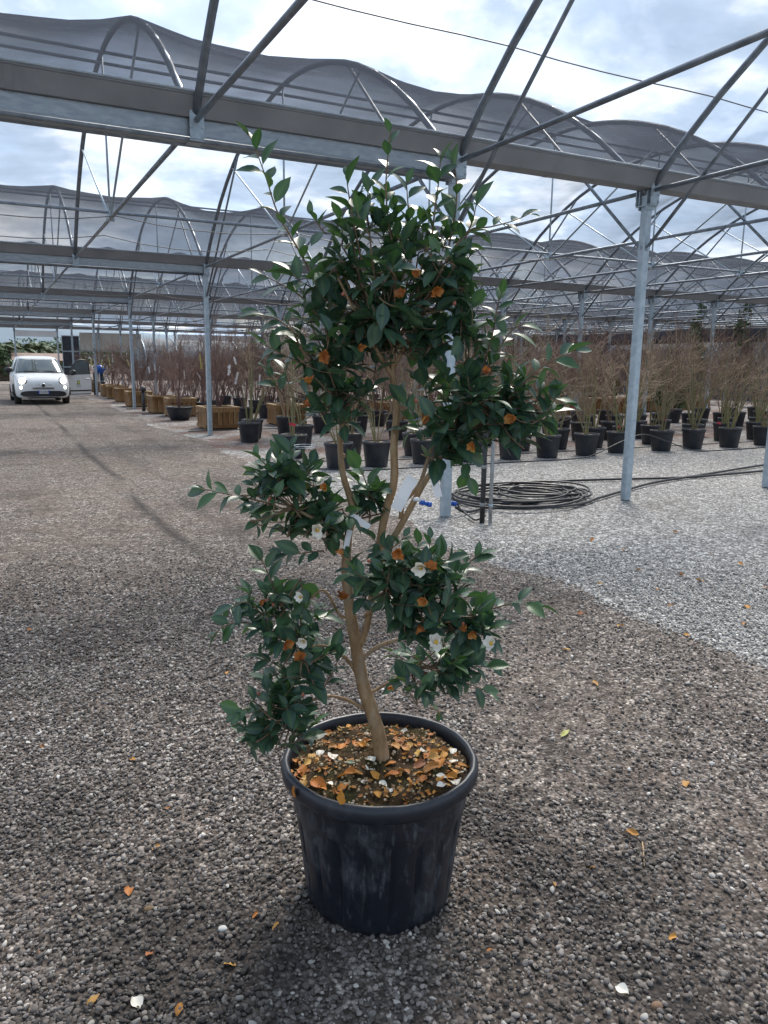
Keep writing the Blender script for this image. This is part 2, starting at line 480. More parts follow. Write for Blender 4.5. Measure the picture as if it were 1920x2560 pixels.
# loose stones near the photographer (past that the stones are too small to tell apart)
def stone_nodes(name, mat, smin, smax, seed):
    ng = bpy.data.node_groups.new(name, 'GeometryNodeTree')
    ng.interface.new_socket('Geometry', in_out='INPUT', socket_type='NodeSocketGeometry')
    ng.interface.new_socket('Geometry', in_out='OUTPUT', socket_type='NodeSocketGeometry')
    n, l = ng.nodes, ng.links
    gi, go = n.new('NodeGroupInput'), n.new('NodeGroupOutput')
    dp = n.new('GeometryNodeDistributePointsOnFaces'); dp.inputs['Seed'].default_value = seed
    na = n.new('GeometryNodeInputNamedAttribute'); na.inputs['Name'].default_value = 'dens'
    l.new(gi.outputs[0], dp.inputs['Mesh']); l.new(na.outputs['Attribute'], dp.inputs['Density'])
    jn = n.new('GeometryNodeJoinGeometry')
    for k in range(5):
        ico = n.new('GeometryNodeMeshIcoSphere'); ico.inputs['Radius'].default_value = 1; ico.inputs['Subdivisions'].default_value = 2
        sp = n.new('GeometryNodeSetPosition')
        nz = n.new('ShaderNodeTexNoise'); nz.noise_dimensions = '4D'
        nz.inputs['W'].default_value = k * 3.7 + seed; nz.inputs['Scale'].default_value = .9; nz.inputs['Detail'].default_value = 1
        sb = n.new('ShaderNodeVectorMath'); sb.operation = 'SUBTRACT'; sb.inputs[1].default_value = (.5, .5, .5)
        ml = n.new('ShaderNodeVectorMath'); ml.operation = 'SCALE'; ml.inputs['Scale'].default_value = 1.5
        l.new(nz.outputs['Color'], sb.inputs[0]); l.new(sb.outputs[0], ml.inputs[0]); l.new(ml.outputs[0], sp.inputs['Offset'])
        l.new(ico.outputs[0], sp.inputs['Geometry'])
        ss = n.new('GeometryNodeSetShadeSmooth'); l.new(sp.outputs[0], ss.inputs[0])
        sm_ = n.new('GeometryNodeSetMaterial'); sm_.inputs['Material'].default_value = mat
        l.new(ss.outputs[0], sm_.inputs['Geometry'])
        gt = n.new('GeometryNodeGeometryToInstance'); l.new(sm_.outputs[0], gt.inputs[0])
        l.new(gt.outputs[0], jn.inputs[0])
    pz = n.new('FunctionNodeRandomValue'); pz.data_type = 'FLOAT_VECTOR'; pz.inputs['Seed'].default_value = 31
    pz.inputs[0].default_value = (0, 0, -.0025); pz.inputs[1].default_value = (0, 0, .0075)
    ps = n.new('GeometryNodeSetPosition'); l.new(dp.outputs['Points'], ps.inputs['Geometry']); l.new(pz.outputs[0], ps.inputs['Offset'])
    io = n.new('GeometryNodeInstanceOnPoints'); io.inputs['Pick Instance'].default_value = True
    l.new(ps.outputs[0], io.inputs['Points']); l.new(jn.outputs[0], io.inputs['Instance'])
    rr_ = n.new('FunctionNodeRandomValue'); rr_.data_type = 'FLOAT_VECTOR'
    rr_.inputs[0].default_value = (-.5, -.5, 0); rr_.inputs[1].default_value = (.5, .5, 6.28); rr_.inputs['Seed'].default_value = 4
    l.new(rr_.outputs[0], io.inputs['Rotation'])
    # squared random: many small stones, few large ones
    r1 = n.new('FunctionNodeRandomValue'); r1.data_type = 'FLOAT'; r1.inputs['Seed'].default_value = 9
    pw = n.new('ShaderNodeMath'); pw.operation = 'POWER'; pw.inputs[1].default_value = 1.8
    l.new(r1.outputs[1], pw.inputs[0])
    mr = n.new('ShaderNodeMapRange'); mr.inputs[3].default_value = smin; mr.inputs[4].default_value = smax
    l.new(pw.outputs[0], mr.inputs[0])
    r2 = n.new('FunctionNodeRandomValue'); r2.data_type = 'FLOAT_VECTOR'; r2.inputs['Seed'].default_value = 5
    r2.inputs[0].default_value = (.8, .65, .45); r2.inputs[1].default_value = (1.3, 1.0, .75)
    vs = n.new('ShaderNodeVectorMath'); vs.operation = 'SCALE'
    l.new(r2.outputs[0], vs.inputs[0]); l.new(mr.outputs[0], vs.inputs['Scale']); l.new(vs.outputs[0], io.inputs['Scale'])
    l.new(io.outputs[0], go.inputs[0])
    return ng
def stone_mat(name, cols, tint, patchy=False):
    b = NB(name)
    oi = b.n('ShaderNodeObjectInfo')
    c = b.ramp(oi.outputs['Random'], cols)
    f = b.math('FRACT', b.math('MULTIPLY', oi.outputs['Random'], 37.3))
    c = b.mix(b.math('MULTIPLY', f, .45), c, tint)
    c = b.mix(1.0, c, b.ramp(b.noise(1.3, 4), [(.3, (.8, .8, .8)), (.7, (1.15, 1.15, 1.15))]), 'MULTIPLY')
    if patchy: c = b.mix(b.math('MULTIPLY', patch_mask(b, oi.outputs['Location']), .9), c, (.022, .020, .019))
    b.base(c).set(.8, 0, .35)
    return b.m
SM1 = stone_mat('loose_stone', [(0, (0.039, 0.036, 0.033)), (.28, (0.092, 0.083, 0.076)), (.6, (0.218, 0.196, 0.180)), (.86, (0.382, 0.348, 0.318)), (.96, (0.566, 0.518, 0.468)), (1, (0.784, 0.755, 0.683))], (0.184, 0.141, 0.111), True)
SM2 = stone_mat('loose_pale_stone', [(0, (0.127, 0.123, 0.118)), (.35, (0.311, 0.302, 0.288)), (.8, (0.519, 0.501, 0.473)), (1, (0.784, 0.750, 0.688))], (0.346, 0.319, 0.282))
def snoise(x, y, s):
    return (math.sin(x * 1.7 * s + 1.3 * math.sin(y * 1.1 * s)) + math.sin(y * 2.1 * s + 1.7 * math.sin(x * .9 * s + 2)) + .6 * math.sin((x + y) * 3.7 * s)) / 2.6
def stone_patch(name, mat, test, dens, smin, smax, seed, label, z):
    st = .12
    v, f, dn = [], [], []
    idx = {}
    cx, cy = CAM.x, CAM.y
    for i in range(-60, 80):
        for j in range(0, 80):
            x, y = cx + i * st, cy + j * st
            mx_, my_ = x + st / 2 - cx, y + st / 2 - cy
            d = math.hypot(mx_, my_)
            a = math.degrees(math.atan2(mx_, my_)) - 27
            if not (1.0 < d < 7.2) or abs(a) > 42: continue
            if not test(x + st / 2, y + st / 2): continue
            q = []
            for (p, r_) in ((i, j), (i + 1, j), (i + 1, j + 1), (i, j + 1)):
                if (p, r_) not in idx:
                    idx[(p, r_)] = len(v)
                    X, Y = cx + p * st, cy + r_ * st
                    v.append((X, Y, z)); dn.append(dens(X, Y, math.hypot(X - cx, Y - cy)))
                q.append(idx[(p, r_)])
            f.append(tuple(q))
    me = bpy.data.meshes.new(name)
    me.from_pydata(v, [], f)
    at = me.attributes.new('dens', 'FLOAT', 'POINT'); at.data.foreach_set('value', dn)
    me.materials.append(mat)
    o = link(name, me)
    md = o.modifiers.new('stones', 'NODES'); md.node_group = stone_nodes(name + '_nodes', mat, smin, smax, seed)
    tag(o, label, 'gravel', kind='stuff')
    return o
def dens_road(x, y, d):
    # to the right of the pot the stones are trodden into brown grit, to the left they lie loose
    side = (Vector((x, y, 0)) - Vector((-3.20, -4.866, 0))).dot(RV)
    loose = 1 / (1 + math.exp((side - .15 + .35 * snoise(x, y, 1.3)) * 5))
    k = .30 + .70 * loose
    k *= .70 + (.45 if loose > .5 else .75) * snoise(x + 3, y, 2.2)
    return max(.08, k) * 14500 * (1 if d < 2.6 else max(.0, 1 - (d - 2.6) / 4.3) ** 1.3)
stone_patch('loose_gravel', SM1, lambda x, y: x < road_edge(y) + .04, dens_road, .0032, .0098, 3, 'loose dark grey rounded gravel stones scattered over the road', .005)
stone_patch('pale_gravel', SM2, lambda x, y: x > road_edge(y) - .10, lambda x, y, d: 5200 * max(0, min(1, (7.0 - d) / 2.5)) * (.8 + .3 * snoise(x, y, 1.7)) * min(1, max(.12, (x - road_edge(y) + .1) / .35)), .005, .011, 8, 'pale blue grey gravel stones covering the plant bed', .003)

# ================================================================== SHADE HOUSE
S, W, H0 = 2.5, 9.65, 3.42
RB, BB = 6.593, 4.493
def bow_z(v):
    d = v - W / 2
    return H0 + math.sqrt(max(0, RB * RB - d * d)) - BB
G_LAST = 5
K0, K1 = -4, 17
house = empty('shade_house', (0, 0, 0))
tag(house, 'galvanised steel shade house of arched bays covered with grey net', 'shade house')
# shared meshes
def tmesh(name, pts, r, n=8, mat='tubing'):
    return MB().tube(pts, r, n).mesh(name, M[mat])
bow_me = tmesh('roof_bow', [(0, v, bow_z(v)) for v in [W * i / 22 for i in range(23)]], .034, 8)
tie_me = tmesh('tie_rod', [(0, .08, 3.455), (0, W - .08, 3.455)], .024, 8)
st_v = tmesh('strut', [(0, W / 2, 3.47), (0, W / 2, bow_z(W / 2))], .015, 6, 'steel')
st_l = tmesh('strut', [(0, W / 2 - .05, 3.47), (0, W / 2 - 2.7, bow_z(W / 2 - 2.7))], .015, 6, 'steel')
st_r = tmesh('strut', [(0, W / 2 + .05, 3.47), (0, W / 2 + 2.7, bow_z(W / 2 + 2.7))], .015, 6, 'steel')
clamp_me = MB().tube([(-.05, W / 2, 3.455), (.05, W / 2, 3.455)], .04, 8).box((0, W / 2, 3.50), (.03, .12, .09)).mesh('clamp', M['steel'])
def post_mesh():
    b = MB()
    b.bbox((0, 0, (3.42 + .0) / 2), (.095, .095, 3.42), .012)
    b.box((0, .0, 3.30), (.15, .17, .012)); b.box((0, -.056, 3.36), (.13, .012, .20)); b.box((0, .056, 3.36), (.13, .012, .20))
    return b.mesh('post', M['steel'], smooth=False)
post_me = post_mesh()
br_n = tmesh('brace', [(0, -.05, 2.86), (0, -2.55, bow_z(2.55))], .019, 8)
br_f = tmesh('brace', [(0, .05, 2.86), (0, 2.55, bow_z(2.55))], .019, 8)
lug_me = MB().box((0, 0, 2.86), (.03, .16, .07)).tube([(-.07, 0, 2.86), (.07, 0, 2.86)], .018, 8).mesh('brace_lug', M['steel'], False)
# gutter cross-section: folded trough
gs = [(-.175, 3.645), (-.178, 3.622), (-.165, 3.618), (-.10, 3.475), (.10, 3.475), (.165, 3.618), (.178, 3.622), (.175, 3.645), (.148, 3.636), (.085, 3.50), (-.085, 3.50), (-.148, 3.636)]
def extr(profile, x0, x1):
    b = MB(); n = len(profile)
    b.v = [(x0, y, z) for y, z in profile] + [(x1, y, z) for y, z in profile]
    b.f = [(i, n + i, n + (i + 1) % n, (i + 1) % n) for i in range(n)]
    return b
gut_me = extr(gs, K0 * S, K1 * S).mesh('gutter', M['gutter'], False)
bs = [(-.062, 3.472), (-.062, 3.352), (-.078, 3.346), (-.084, 3.330), (-.078, 3.314), (-.06, 3.308), (.06, 3.308), (.078, 3.314), (.084, 3.330), (.078, 3.346), (.062, 3.352), (.062, 3.472)]
beam_me = extr(bs, K0 * S, -.055).mesh('lintel_beam', M['beam'], False)
edge_me = MB().tube([(K0 * S, -.078, 3.312), (-.06, -.078, 3.312)], .021, 8).mesh('edge_bar', M['tubing'])
lip_me = MB().tube([(K0 * S, -.178, 3.646), (K1 * S, -.178, 3.646)], .011, 6).mesh('gutter_lip', M['beam'])
bk = MB()
for sgn in (-1, 1):
    bk.box((0, sgn * .110, 3.455), (.115, .012, .285))
    for zz in (3.335, 3.40, 3.51, 3.575):
        for xx in (-.047, .047):
            bk.tube([(xx, sgn * .114, zz), (xx, sgn * .125, zz)], .011, 6)
bk.box((0, 0, 3.305), (.115, .22, .012))
brk_me = bk.mesh('bracket', M['steel'], False)
seam_me = extr([(y * 1.02, 3.56 + (z - 3.56) * 1.03) for y, z in gs], -.03, .03).mesh('gutter_seam', M['gutter'], False)
for gi in range(0, G_LAST + 1):
    gut = link('gutter', gut_me, house, (0, gi * W, 0))
    if gi < G_LAST:
        lb_ = link('lintel_beam', beam_me, house, (0, gi * W, 0))
        link('edge_bar', edge_me, lb_)
        link('edge_bar', edge_me, lb_, (0, .156, 0))
    link('gutter_lip', lip_me, gut)
    link('gutter_lip', lip_me, gut, (0, .356, 0))
    for k in range(K0, K1 + 1):
        if k % 2 == 0 and gi < 3: link('gutter_seam', seam_me, gut, (k * S + 1.15, 0, 0))
        if -3 <= k <= 10: link('bracket', brk_me, gut, (k * S, 0, 0))
        if k >= 0 or k == -3 or (gi == G_LAST and k == -1):
            po = link('post', post_me, house, (k * S, gi * W, 0))
            link('brace_lug', lug_me, po)
            if k <= 10: link('brace', br_n, po)
            if k <= 10 and gi < G_LAST: link('brace', br_f, po)
for gi in range(-1, G_LAST):
    for k in range(K0, K1 + 1):
        bw = link('roof_bow', bow_me, house, (k * S, gi * W, 0))
        link('tie_rod', tie_me, bw)
        if gi < 4 and k <= 9:
            for q in (st_v, st_l, st_r): link('strut', q, bw)
            link('clamp', clamp_me, bw)
pur_me = tmesh('purlin', [(K0 * S, W / 2, 3.53), (K1 * S, W / 2, 3.53)], .021, 8)
rid_me = MB().tube([(K0 * S, W / 2 - .16, 5.47), (K1 * S, W / 2 - .16, 5.47)], .022, 8).mesh('ridge_tube', M['tubing'])
for gi in range(-1, G_LAST):
    link('purlin', pur_me, house, (0, gi * W, 0))
    link('ridge_tube', rid_me, house, (0, gi * W, 0))
    link('ridge_tube', rid_me, house, (0, gi * W + .34, -.02))
def sagwire(y, z, sag, ph):
    pts = []
    for k in range(K0, K1):
        for i in range(5):
            t = i / 5
            pts.append(((k + t) * S, y + .05 * math.sin(k * 2.1 + ph), z - sag * 4 * t * (1 - t)))
    return MB().tube(pts, .006, 5)
for gi in range(0, G_LAST - 1):
    for y, z, s_, ph in ((W / 2 - .5, 3.40, .10, 0), (W / 2 + .7, 3.32, .12, 1.3)):
        sagwire(gi * W + y, z, s_, ph).build('support_wire', M['wire'], house)
sagwire(-.84, 4.20, .03, 0).build('net_cable', M['wire'], house)
# shade net of each bay, draped over the bows
NU, NV = 8, 26
cols_ = (K1 - K0) * NU + 1
def net_mesh(seed):
    net_b = MB(); nr = random.Random(seed)
    amp = [nr.uniform(.6, 1.5) for _ in range(K1 - K0 + 2)]
    skew = [nr.uniform(-.18, .18) for _ in range(K1 - K0 + 2)]
    for iu in range(cols_):
        u = K0 * S + iu * S / NU
        t = (iu % NU) / NU
        k = iu // NU
        hang = .165 * (abs(math.sin(math.pi * t)) ** .85) * amp[k]
        for iv in range(NV + 1):
            v_ = W * iv / NV
            tp = min(1, math.sin(math.pi * iv / NV) * 1.5) * (1 + skew[k] * math.sin(iv * .5 + k))
            vv = min(max(v_, .17), W - .17)
            rip = .010 * math.sin(iu * 1.9 + iv * .8) * math.sin(math.pi * t)
            net_b.v.append((u, vv, max(bow_z(vv) + .04 - hang * tp + rip, 3.63 if iv in (0, NV) else 0)))
    for iu in range(cols_ - 1):
        for iv in range(NV):
            a = iu * (NV + 1) + iv
            net_b.f.append((a, a + 1, a + NV + 2, a + NV + 1))
    return net_b.mesh('roof_net', M['net'])
nets = [net_mesh(i) for i in range(3)]
for gi in range(-1, G_LAST):
    link('roof_net', nets[(gi + 1) % 3], house, (0, gi * W, 0))
# side wall along x = 25: rails and the rolled dark curtain
for y0 in range(0, G_LAST):
    y = y0 * W
    b = MB()
    for z in (3.56, 3.38):
        b.tube([(25.12, y + .06, z), (25.12, y + W - .06, z)], .03, 8)
    b.build('wall_rail', M['steel'], house)
    b = MB()
    prof = [(25.10, 3.30), (25.02, 3.24), (25.0, 2.86), (25.05, 2.70), (25.16, 2.68), (25.22, 2.80), (25.2, 3.22)]
    n = len(prof)
    for i in range(9):
        yy = y + .08 + (W - .16) * i / 8
        dz = -.05 * math.sin(math.pi * i / 8)
        b.v += [(x, yy, z + dz) for x, z in prof]
        if i:
            b.f += [((i - 1) * n + j, (i - 1) * n + (j + 1) % n, i * n + (j + 1) % n, i * n + j) for j in range(n)]
    b.build('curtain_roll', M['dark_net'], house)
# end wall at the far side of the house
YE = G_LAST * W
MB().box((-1.25, YE - .02, 3.14), (2.36, .02, .38)).build('gate_header', M['white_film'], house, False)
dpn = MB().bbox((.78, YE + .05, 1.55), (1.06, .04, 3.06), .01).build('sliding_door', M['dark_net'], house, False)
fr = MB()
for z in (.1, 1.05, 2.05, 3.05): fr.box((.78, YE + .015, z), (1.08, .03, .04))
for x in (.26, 1.30): fr.box((x, YE + .015, 1.55), (.04, .034, 3.0))
fr.build('door_frame', M['steel'], dpn, False)
MB().box((3.3, YE + .06, 2.72), (3.9, .02, 1.15)).build('end_curtain', M['film'], house, False)
MB().box((16.3, YE + .06, 3.15), (17.2, .02, .40)).build('end_curtain', M['white_film'], house, False)
for z in (1.1, 2.1):
    MB().tube([(.06, YE, z), (24.9, YE, z)], .02, 6).build('wall_rail', M['steel'], house)

# ================================================================== BIG POT
PC = gnd(946, 2218)
pot_mat = NB('pot_plastic')
_dn = pot_mat.ramp(pot_mat.noise(7, 8, .72, stretch=(1, 1, .5)), [(.50, 0), (.74, 1)])
_sc = pot_mat.ramp(pot_mat.noise(34, 7, .75, stretch=(1, 1, .25)), [(.55, 0), (.76, 1)])
_d = pot_mat.math('MULTIPLY', pot_mat.math('ADD', _dn, _sc), .58)
_c = pot_mat.mix(_d, (.0105, .0130, .0195), (.16, .17, .185))
_sp = pot_mat.ramp(pot_mat.noise(140, 2), [(.72, 0), (.78, .4)])
_c = pot_mat.mix(_sp, _c, (.16, .16, .15))
pot_mat.base(_c).set(pot_mat.ramp(_dn, [(0, .36), (1, .6)]), 0, .45)
pot_mat.bump(pot_mat.noise(45, 5), .10, .003)
pot_mat = pot_mat.m
rim_mat = NB('pot_rim_plastic')
_d = rim_mat.ramp(rim_mat.noise(14, 6, .65), [(.55, 0), (.8, .22)])
rim_mat.base(rim_mat.mix(_d, (.012, .015, .022), (.14, .15, .16))).set(.4, 0, .5)
rim_mat.bump(rim_mat.noise(60, 4), .06, .002)
rim_mat = rim_mat.m
pot = empty('plant_pot', PC)
tag(pot, 'large ribbed black plastic pot standing on gravel, holding the leafy camellia tree', 'pot')
def flute(r, z, a):
    # flat moulded panels between narrow vertical grooves, fading out under the rim band
    k = max(0, min(1, (.300 - z) / .02)) * max(0, min(1, (z - .035) / .03))
    t = (a * 20 / (2 * math.pi)) % 1
    gv = math.exp(-((min(t, 1 - t)) / .085) ** 2)
    pan = math.sin(math.pi * t)
    dent = .0030 * math.sin(a * 2 + 1.1) * (z / .4) + .0012 * math.sin(a * 5 + z * 14)
    return r + k * (-.0080 * gv + .0028 * pan) + dent
prof = [(.0, .0), (.196, .0), (.207, .002), (.212, .010), (.2135, .020), (.2145, .022), (.217, .026), (.2185, .05), (.224, .10), (.2305, .16), (.237, .22), (.243, .27), (.2475, .296), (.2495, .304), (.2530, .309), (.2545, .33), (.2575, .37), (.258, .40)]
MB().lathe(prof, 320, fn=flute).build('body', pot_mat, pot)
rp = [(.2575, .391), (.274, .387), (.2795, .390), (.2850, .399), (.2870, .414), (.2855, .428), (.280, .437), (.273, .440), (.2665, .437), (.2625, .429), (.2595, .41), (.250, .33)]
MB().lathe(rp, 160, fn=lambda r, z, a: r * (1 + .004 * math.sin(2 * a + .6)) + .0012 * math.sin(7 * a) + .0006 * math.sin(23 * a)).build('rim', rim_mat, pot)
# soil: lumpy mossy surface
soil_mat = NB('mossy_soil')
_s = soil_mat.ramp(soil_mat.noise(26, 6, .7), [(.3, (.012, .008, .005)), (.5, (.045, .027, .014)), (.7, (.12, .07, .032))])
_m = soil_mat.ramp(soil_mat.noise(9, 5, .6), [(.48, 0), (.64, .8)])
soil_mat.base(soil_mat.mix(_m, _s, (.030, .034, .010))).set(.95, 0, .2)
soil_mat.bump(soil_mat.noise(70, 5), .9, .012)
soil_mat = soil_mat.m
rs = random.Random(21)
def soil_z(x, y):
    r = math.hypot(x, y) / .257
    return .427 + .012 * snoise(x, y, 12) + .007 * snoise(x + 1, y - 2, 31) - .022 * r ** 4 + .010 * math.exp(-((x - .03) ** 2 + (y - .03) ** 2) / .01)
b = MB(); NR, NA = 34, 96
b.v.append((0, 0, soil_z(0, 0)))
for i in range(1, NR + 1):
    for k in range(NA):
        r = .2572 * i / NR; a = 2 * math.pi * k / NA
        x, y = r * math.cos(a), r * math.sin(a)
        b.v.append((x, y, soil_z(x, y) + rs.uniform(-.0025, .0025)))
for k in range(NA): b.f.append((0, 1 + k, 1 + (k + 1) % NA))
for i in range(NR - 1):
    for k in range(NA):
        a_ = 1 + i * NA; j = (k + 1) % NA
        b.f.append((a_ + k, a_ + NA + k, a_ + NA + j, a_ + j))
b.build('soil', soil_mat, pot)
# clay pellets and grit in the soil: too small to pick apart
grit_mat = objvar('pot_grit', [(.30, .20, .11), (.42, .33, .20), (.20, .11, .06), (.50, .44, .33)], .85, 'rnd')
b = MB()
ico = [(0, 0, 1)] + [(.894 * math.cos(a), .894 * math.sin(a), .447) for a in [2 * math.pi * k / 5 for k in range(5)]] + [(.894 * math.cos(a), .894 * math.sin(a), -.447) for a in [2 * math.pi * (k + .5) / 5 for k in range(5)]] + [(0, 0, -1)]
icf = [(0, 1 + k, 1 + (k + 1) % 5) for k in range(5)] + [(1 + k, 6 + k, 1 + (k + 1) % 5) for k in range(5)] + [(1 + (k + 1) % 5, 6 + k, 6 + (k + 1) % 5) for k in range(5)] + [(11, 6 + (k + 1) % 5, 6 + k) for k in range(5)]
for i in range(1100):
    r, a = .25 * math.sqrt(rs.random()), rs.uniform(0, 6.283)
    x, y = r * math.cos(a), r * math.sin(a)
    if snoise(x, y, 19) + rs.uniform(-.6, .6) < -.1: continue
    s_ = rs.uniform(.0018, .0058) * (1.3 if rs.random() < .1 else 1)
    e_ = Euler((rs.uniform(0, 6), rs.uniform(0, 6), rs.uniform(0, 6))).to_matrix()
    m = Matrix.Diagonal((s_, s_ * rs.uniform(.7, 1), s_ * rs.uniform(.6, .9)))
    q = rs.random()
    b.add([e_ @ (m @ Vector(p)) + Vector((x, y, soil_z(x, y) + s_ * .35)) for p in ico], icf, [q] * 12)
tag(b.build('grit', grit_mat, pot), kind='stuff')
# moss threads and dry grass blades on the soil
b = MB()
for i in range(4200):
    r, a = .25 * math.sqrt(rs.random()), rs.uniform(0, 6.283)
    x, y = r * math.cos(a), r * math.sin(a)
    if snoise(x + 2, y, 14) < .05: continue
    h, d_ = rs.uniform(.006, .02), Vector((rs.uniform(-1, 1), rs.uniform(-1, 1), 0)) * rs.uniform(.004, .016)
    p0 = Vector((x, y, soil_z(x, y) - .002)); wv = Vector((-d_.y, d_.x, 0)).normalized() * .0007
    q = rs.random()
    b.add([p0 - wv, p0 + wv, p0 + d_ + Vector((0, 0, h))], [(0, 1, 2)], [q] * 3)
tag(b.build('moss', objvar('moss', [(.06, .06, .015), (.13, .11, .03), (.03, .04, .012), (.20, .15, .07)], .9, 'rnd'), pot), kind='stuff')

# crumbled bits of old leaves between the whole ones
b = MB()
for i in range(420):
    r, a = .248 * math.sqrt(rs.random()), rs.uniform(0, 6.283)
    x, y = r * math.cos(a), r * math.sin(a)
    if snoise(x - 1, y + 3, 11) + rs.uniform(-.5, .5) < -.15: continue
    s_ = rs.uniform(.004, .0115)
    e_ = Euler((rs.uniform(-.5, .5), rs.uniform(-.5, .5), rs.uniform(0, 6.3))).to_matrix()
    p0 = Vector((x, y, soil_z(x, y) + .003)); q = rs.random()
    sh = [(-.5, -1, 0), (.4, -.8, .2), (.75, .1, 0), (.2, 1, .25), (-.6, .5, .05), (0, 0, -.12)]
    b.add([p0 + e_ @ (Vector(v) * s_ * rs.uniform(.8, 1.2)) for v in sh], [(0, 1, 5), (1, 2, 5), (2, 3, 5), (3, 4, 5), (4, 0, 5)], [q] * 6)
tag(b.build('leaf_crumbs', M['fallen'], pot, False), kind='stuff')
# ------------------------------------------------------------------ litter: fallen leaves and petals, one object each
def curl_leaf(seed, wid=.5, curl=.3, jag=.0, nu=6, nv=4, lobes=0):
    r = random.Random(seed)
    b = MB()
    ph = r.uniform(0, 6)
    for i in range(nu + 1):
        t = i / nu
        hw = wid * .5 * (math.sin(math.pi * min(1, t * .93 + .05)) ** .75) * (1 + (jag * r.uniform(-1, 1)))
        for j in range(nv + 1):
            s_ = j / nv * 2 - 1
            x = hw * s_
            z = curl * (.55 * s_ * s_ * hw * 2 + .30 * math.sin(t * 3.1 + ph) * .5 + .25 * s_ * math.sin(t * 5 + ph)) + r.uniform(-.02, .02) * curl
            b.v.append((x, t - .5, z))
    for i in range(nu):
        for j in range(nv):
            a = i * (nv + 1) + j
            b.f.append((a, a + 1, a + nv + 2, a + nv + 1))
    z0 = min(p[2] for p in b.v)
    b.v = [(x, y, z - z0) for x, y, z in b.v]
    return b
FL = [curl_leaf(i, R.uniform(.5, .85), R.uniform(.25, .6), .18).mesh('fallen_leaf', M['fallen']) for i in range(7)]
FP = [curl_leaf(40 + i, R.uniform(.7, .95), R.uniform(.3, .5), .06).mesh('fallen_petal', M['petal']) for i in range(4)]
FG = curl_leaf(77, .28, .2, .05).mesh('fallen_leaf', M['fallen_green'])
GLF = curl_leaf(78, .5, .3, .03).mesh('fallen_leaf', M['leaf'])
def drop(me, name, p, size, label, cat, group, rz=None, tilt=.35):
    o = link(name, me, None, p, (R.uniform(-tilt, tilt), R.uniform(-tilt, tilt), R.uniform(0, 6.28) if rz is None else rz), size)
    return tag(o, label, cat, group)
Z45 = .428
def pot_px(x, y):            # zoomed litter picture -> point on the soil
    p = gnd(700 + x * .31344, 1780 + y * .31344, Z45)
    l_ = p - PC
    return Vector((p.x, p.y, soil_z(l_.x, l_.y) + .003))
for x, y, s_ in ((265, 180, .040), (385, 130, .03), (510, 35, .03), (545, 95, .024), (490, 270, .040), (420, 265, .035), (600, 270, .03), (650, 310, .034),
                 (530, 510, .050), (180, 450, .042), (225, 395, .030), (300, 555, .044), (190, 535, .03), (455, 625, .034), (500, 600, .03), (785, 640, .036),
                 (925, 75, .026), (950, 275, .048), (1005, 345, .040), (925, 330, .034), (1010, 300, .03), (1210, 150, .028), (1230, 310, .036), (1305, 325, .028),
                 (1170, 360, .03), (1230, 385, .032), (1285, 430, .040), (1205, 470, .042), (1300, 290, .038), (1350, 500, .040), (1235, 625, .024), (900, 505, .040),
                 (1110, 415, .036), (880, 430, .03), (980, 470, .034), (1120, 490, .032), (760, 500, .034), (620, 500, .03), (130, 385, .034), (90, 440, .03),
                 (1480, 405, .036), (360, 460, .028), (700, 540, .026), (1060, 560, .03), (690, 250, .03), (1150, 540, .03), (840, 600, .026), (260, 330, .03), (340, 590, .024),
                 (1290, 545, .03), (1100, 350, .03), (1390, 455, .03), (560, 395, .03), (150, 470, .03), (70, 360, .025)):
    drop(R.choice(FL), 'fallen_leaf', pot_px(x + R.uniform(-6, 6), y + R.uniform(-5, 5)), s_ * R.uniform(.95, 1.3), 'withered orange brown leaf lying on the soil in the large black pot', 'leaf', 'withered leaves on the pot soil')
for x, y, s_ in ((325, 300, .028), (415, 365, .034), (655, 245, .024), (725, 405, .034), (715, 465, .036), (680, 555, .026), (820, 550, .028), (990, 152, .024), (1145, 320, .028),
                 (1380, 285, .028), (1385, 390, .026), (1430, 470, .026), (1290, 530, .034), (1290, 595, .030), (1405, 545, .032), (690, 200, .018), (395, 565, .02), (885, 605, .016)):
    drop(R.choice(FP), 'fallen_petal', pot_px(x, y), s_, 'white petal lying on the soil in the large black pot', 'petal', 'white petals on the pot soil')
drop(GLF, 'fallen_leaf', pot_px(570, 425), .034, 'dark green leaf lying on the soil in the large black pot', 'leaf', None)
def rim_leaf(px, py, s_, label):
    d = ray(px, py); o = CAM
    dz = .408
    p = gnd(px, py, dz); l_ = p - PC; l_.z = 0
    # slide along the sight line until it meets the rim's outside
    for i in range(400):
        zz = .62 - i * .0006
        p = gnd(px, py, zz); l_ = Vector((p.x - PC.x, p.y - PC.y, 0))
        if l_.length < .2885: break
    nrm = l_.normalized()
    rot = nrm.to_track_quat('Z', 'Y').to_euler()
    return tag(link('fallen_leaf', R.choice(FL), None, Vector((PC.x, PC.y, p.z)) + nrm * .2885, rot, s_), label, 'leaf')
rim_leaf(739, 1978, .034, 'single small withered leaf stuck to the left of the pot rim')
rim_leaf(856, 1992, .040, 'crumpled tan brown leaf stuck on the front of the pot rim')
def on_ground(px, py): return gnd(px, py, .010)
